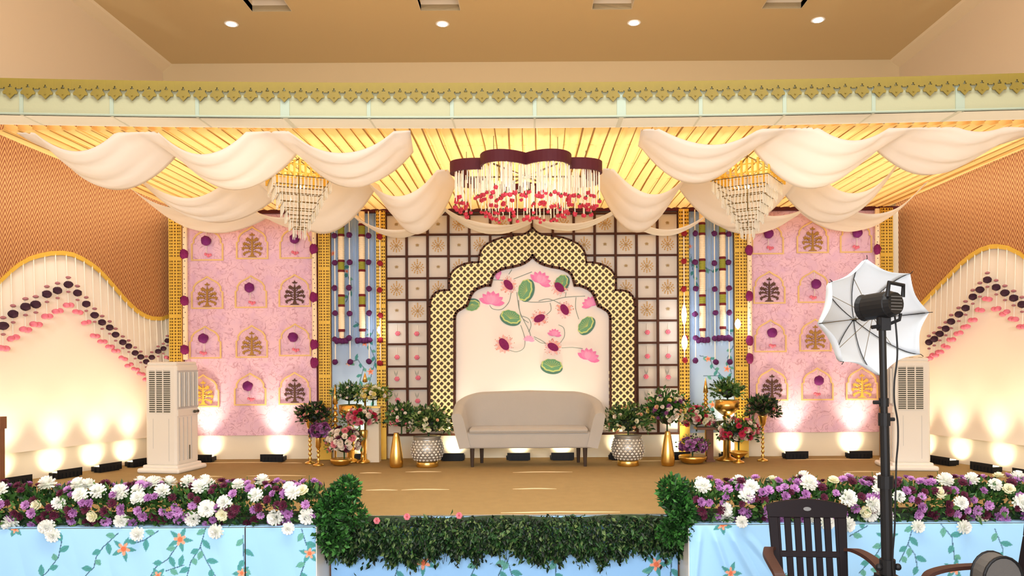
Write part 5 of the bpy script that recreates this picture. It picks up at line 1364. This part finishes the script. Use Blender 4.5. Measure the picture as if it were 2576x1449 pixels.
# ================================================================== PLASTIC CHAIRS
def chair(label, loc, yaw, emblem=True):
    t = thing('plastic_armchair', label, 'chair', loc, None, yaw)      # faces local -y
    lean = math.tan(R(13))
    def bp(x, z, e): return Vector((x, .20+(z-.42)*lean+e, z))
    def pr(poly, nm, mt='chair', e0=-.012, e1=.012):
        o = MB().prism(poly, bp, e0, e1).obj(nm, M[mt], t, local=True); b = o.modifiers.new('b', 'BEVEL'); b.width = .004; b.segments = 2; return o
    n = 12; top = [(lerp(-.225, .225, i/n), .865+.035*math.sin(math.pi*i/n)**.8) for i in range(n+1)]
    rl = pr([(-.215, .80), (.215, .80)]+list(reversed(top)), 'top_rail', e0=-.016, e1=.016)
    if emblem:
        e = MB(); e.prism([(math.cos(k*.5236)*.022, .848+math.sin(k*.5236)*.011) for k in range(12)], bp, -.019, -.015); e.obj('emblem', M['emblem'], rl, local=True)
    for s in (-1, 1): pr([(s*.215, .80), (s*.165, .80), (s*.158, .42), (s*.198, .42)], 'side_stile', e0=-.016, e1=.016)
    xs_ = [-.165+.33*i/6 for i in range(7)]
    for i in range(1, 6):
        xc = -.165+.33*i/6
        pr([(xc-.018, .80), (xc+.018, .80), (xc*.97+.017, .42), (xc*.97-.017, .42)], 'back_slat')
    for s in (-1, 1): pr([(s*.168, .80), (s*.152, .80), (s*.148, .42), (s*.162, .42)], 'back_slat')
    pr([(-.17, .615), (.17, .615), (.17, .585), (-.17, .585)], 'middle_rail', e0=-.014, e1=.014)
    pr([(-.17, .475), (.17, .475), (.17, .43), (-.17, .43)], 'lower_rail', e0=-.014, e1=.014)
    # seat
    for i in range(6):
        xc = -.19+.38*(i+.5)/6; o = MB().box((xc, -.02, .415), (.052, .42, .02)).obj('seat_slat', M['chair'], t, local=True)
    m = MB(); m.box((0, -.235, .405), (.44, .03, .045)); m.box((0, .19, .405), (.42, .03, .04)); m.box((-.205, -.02, .405), (.03, .44, .045)); m.box((.205, -.02, .405), (.03, .44, .045)); m.obj('seat_frame', M['chair'], t, local=True)
    for s in (-1, 1):
        pts = [Vector((s*.205, .25, .625)), Vector((s*.235, .18, .640)), Vector((s*.262, .05, .640)), Vector((s*.268, -.10, .632)), Vector((s*.262, -.20, .612)), Vector((s*.255, -.235, .585))]
        m = MB(); rows = []
        for p_ in smooth(pts, 4):
            rows.append([p_+Vector((-.03, 0, -.008)), p_+Vector((-.026, 0, .010)), p_+Vector((.026, 0, .010)), p_+Vector((.03, 0, -.008)), p_+Vector((-.03, 0, -.008))])
        m.grid(rows); m.f.append((0, 1, 2, 3)); l_ = len(m.v); m.f.append((l_-2, l_-3, l_-4, l_-5)); m.obj('armrest', M['chairarm'], t, local=True)
        MB().prism([(-.225, .0), (-.265, .0), (-.255, .60), (-.205, .60), (-.195, .42)], lambda u, v, e: Vector((s*(.235+e), u, v)), -.017, .017).obj('front_leg', M['chair'], t, local=True)
        MB().prism([(.27, .0), (.31, .0), (.225, .44), (.175, .44)], lambda u, v, e: Vector((s*(.20+e), u, v)), -.017, .017).obj('rear_leg', M['chair'], t, local=True)
    return t
c1 = W(2030, 1300, 4.33); chair('dark brown plastic armchair with slotted back, left of the light stand', (c1.x-.01, 4.10, ZF), R(-6))
c2 = W(2500, 1400, 4.0); chair('dark brown plastic armchair at the right frame edge, turned towards the left', (c2.x-.16, 3.66, ZF), R(-84), emblem=False)
# bag on the second chair
bgp = Vector((W(2508, 1440, 3.64).x, 3.64, ZF+.425)); bg = thing('round_top_bag', 'small grey round topped bag with dark rim on the right plastic armchair', 'bag', bgp)
pts = [(-.088, 0), (-.092, .24)]+[(-.092*math.cos(a), .24+.11*math.sin(a)) for a in np.linspace(.3, math.pi-.3, 10)]+[(.092, .24), (.088, 0)]
MB().prism(pts, lambda u, v, e: bgp+Vector((u, e, v)), -.05, .05).obj('bag_body', M['greybag'], bg)
for e in (-.05, .05): MB().tube([bgp+Vector((u, e, v)) for u, v in pts], .007, 6).obj('rim', M['black'], bg)
# post at the left frame edge
p = W(-2, 1060, 7.0); t = thing('wooden_post', 'brown wooden post end at the left frame edge', 'post', (p.x, 7.0, 0))
MB().bb(p.x-.05, p.x+.03, 6.97, 7.03, 0, .55).obj('shaft', M['wood'], t); MB().bb(p.x-.06, p.x+.042, 6.96, 7.04, .55, .66).obj('cap', M['wood'], t)
bpy.context.view_layer.update()
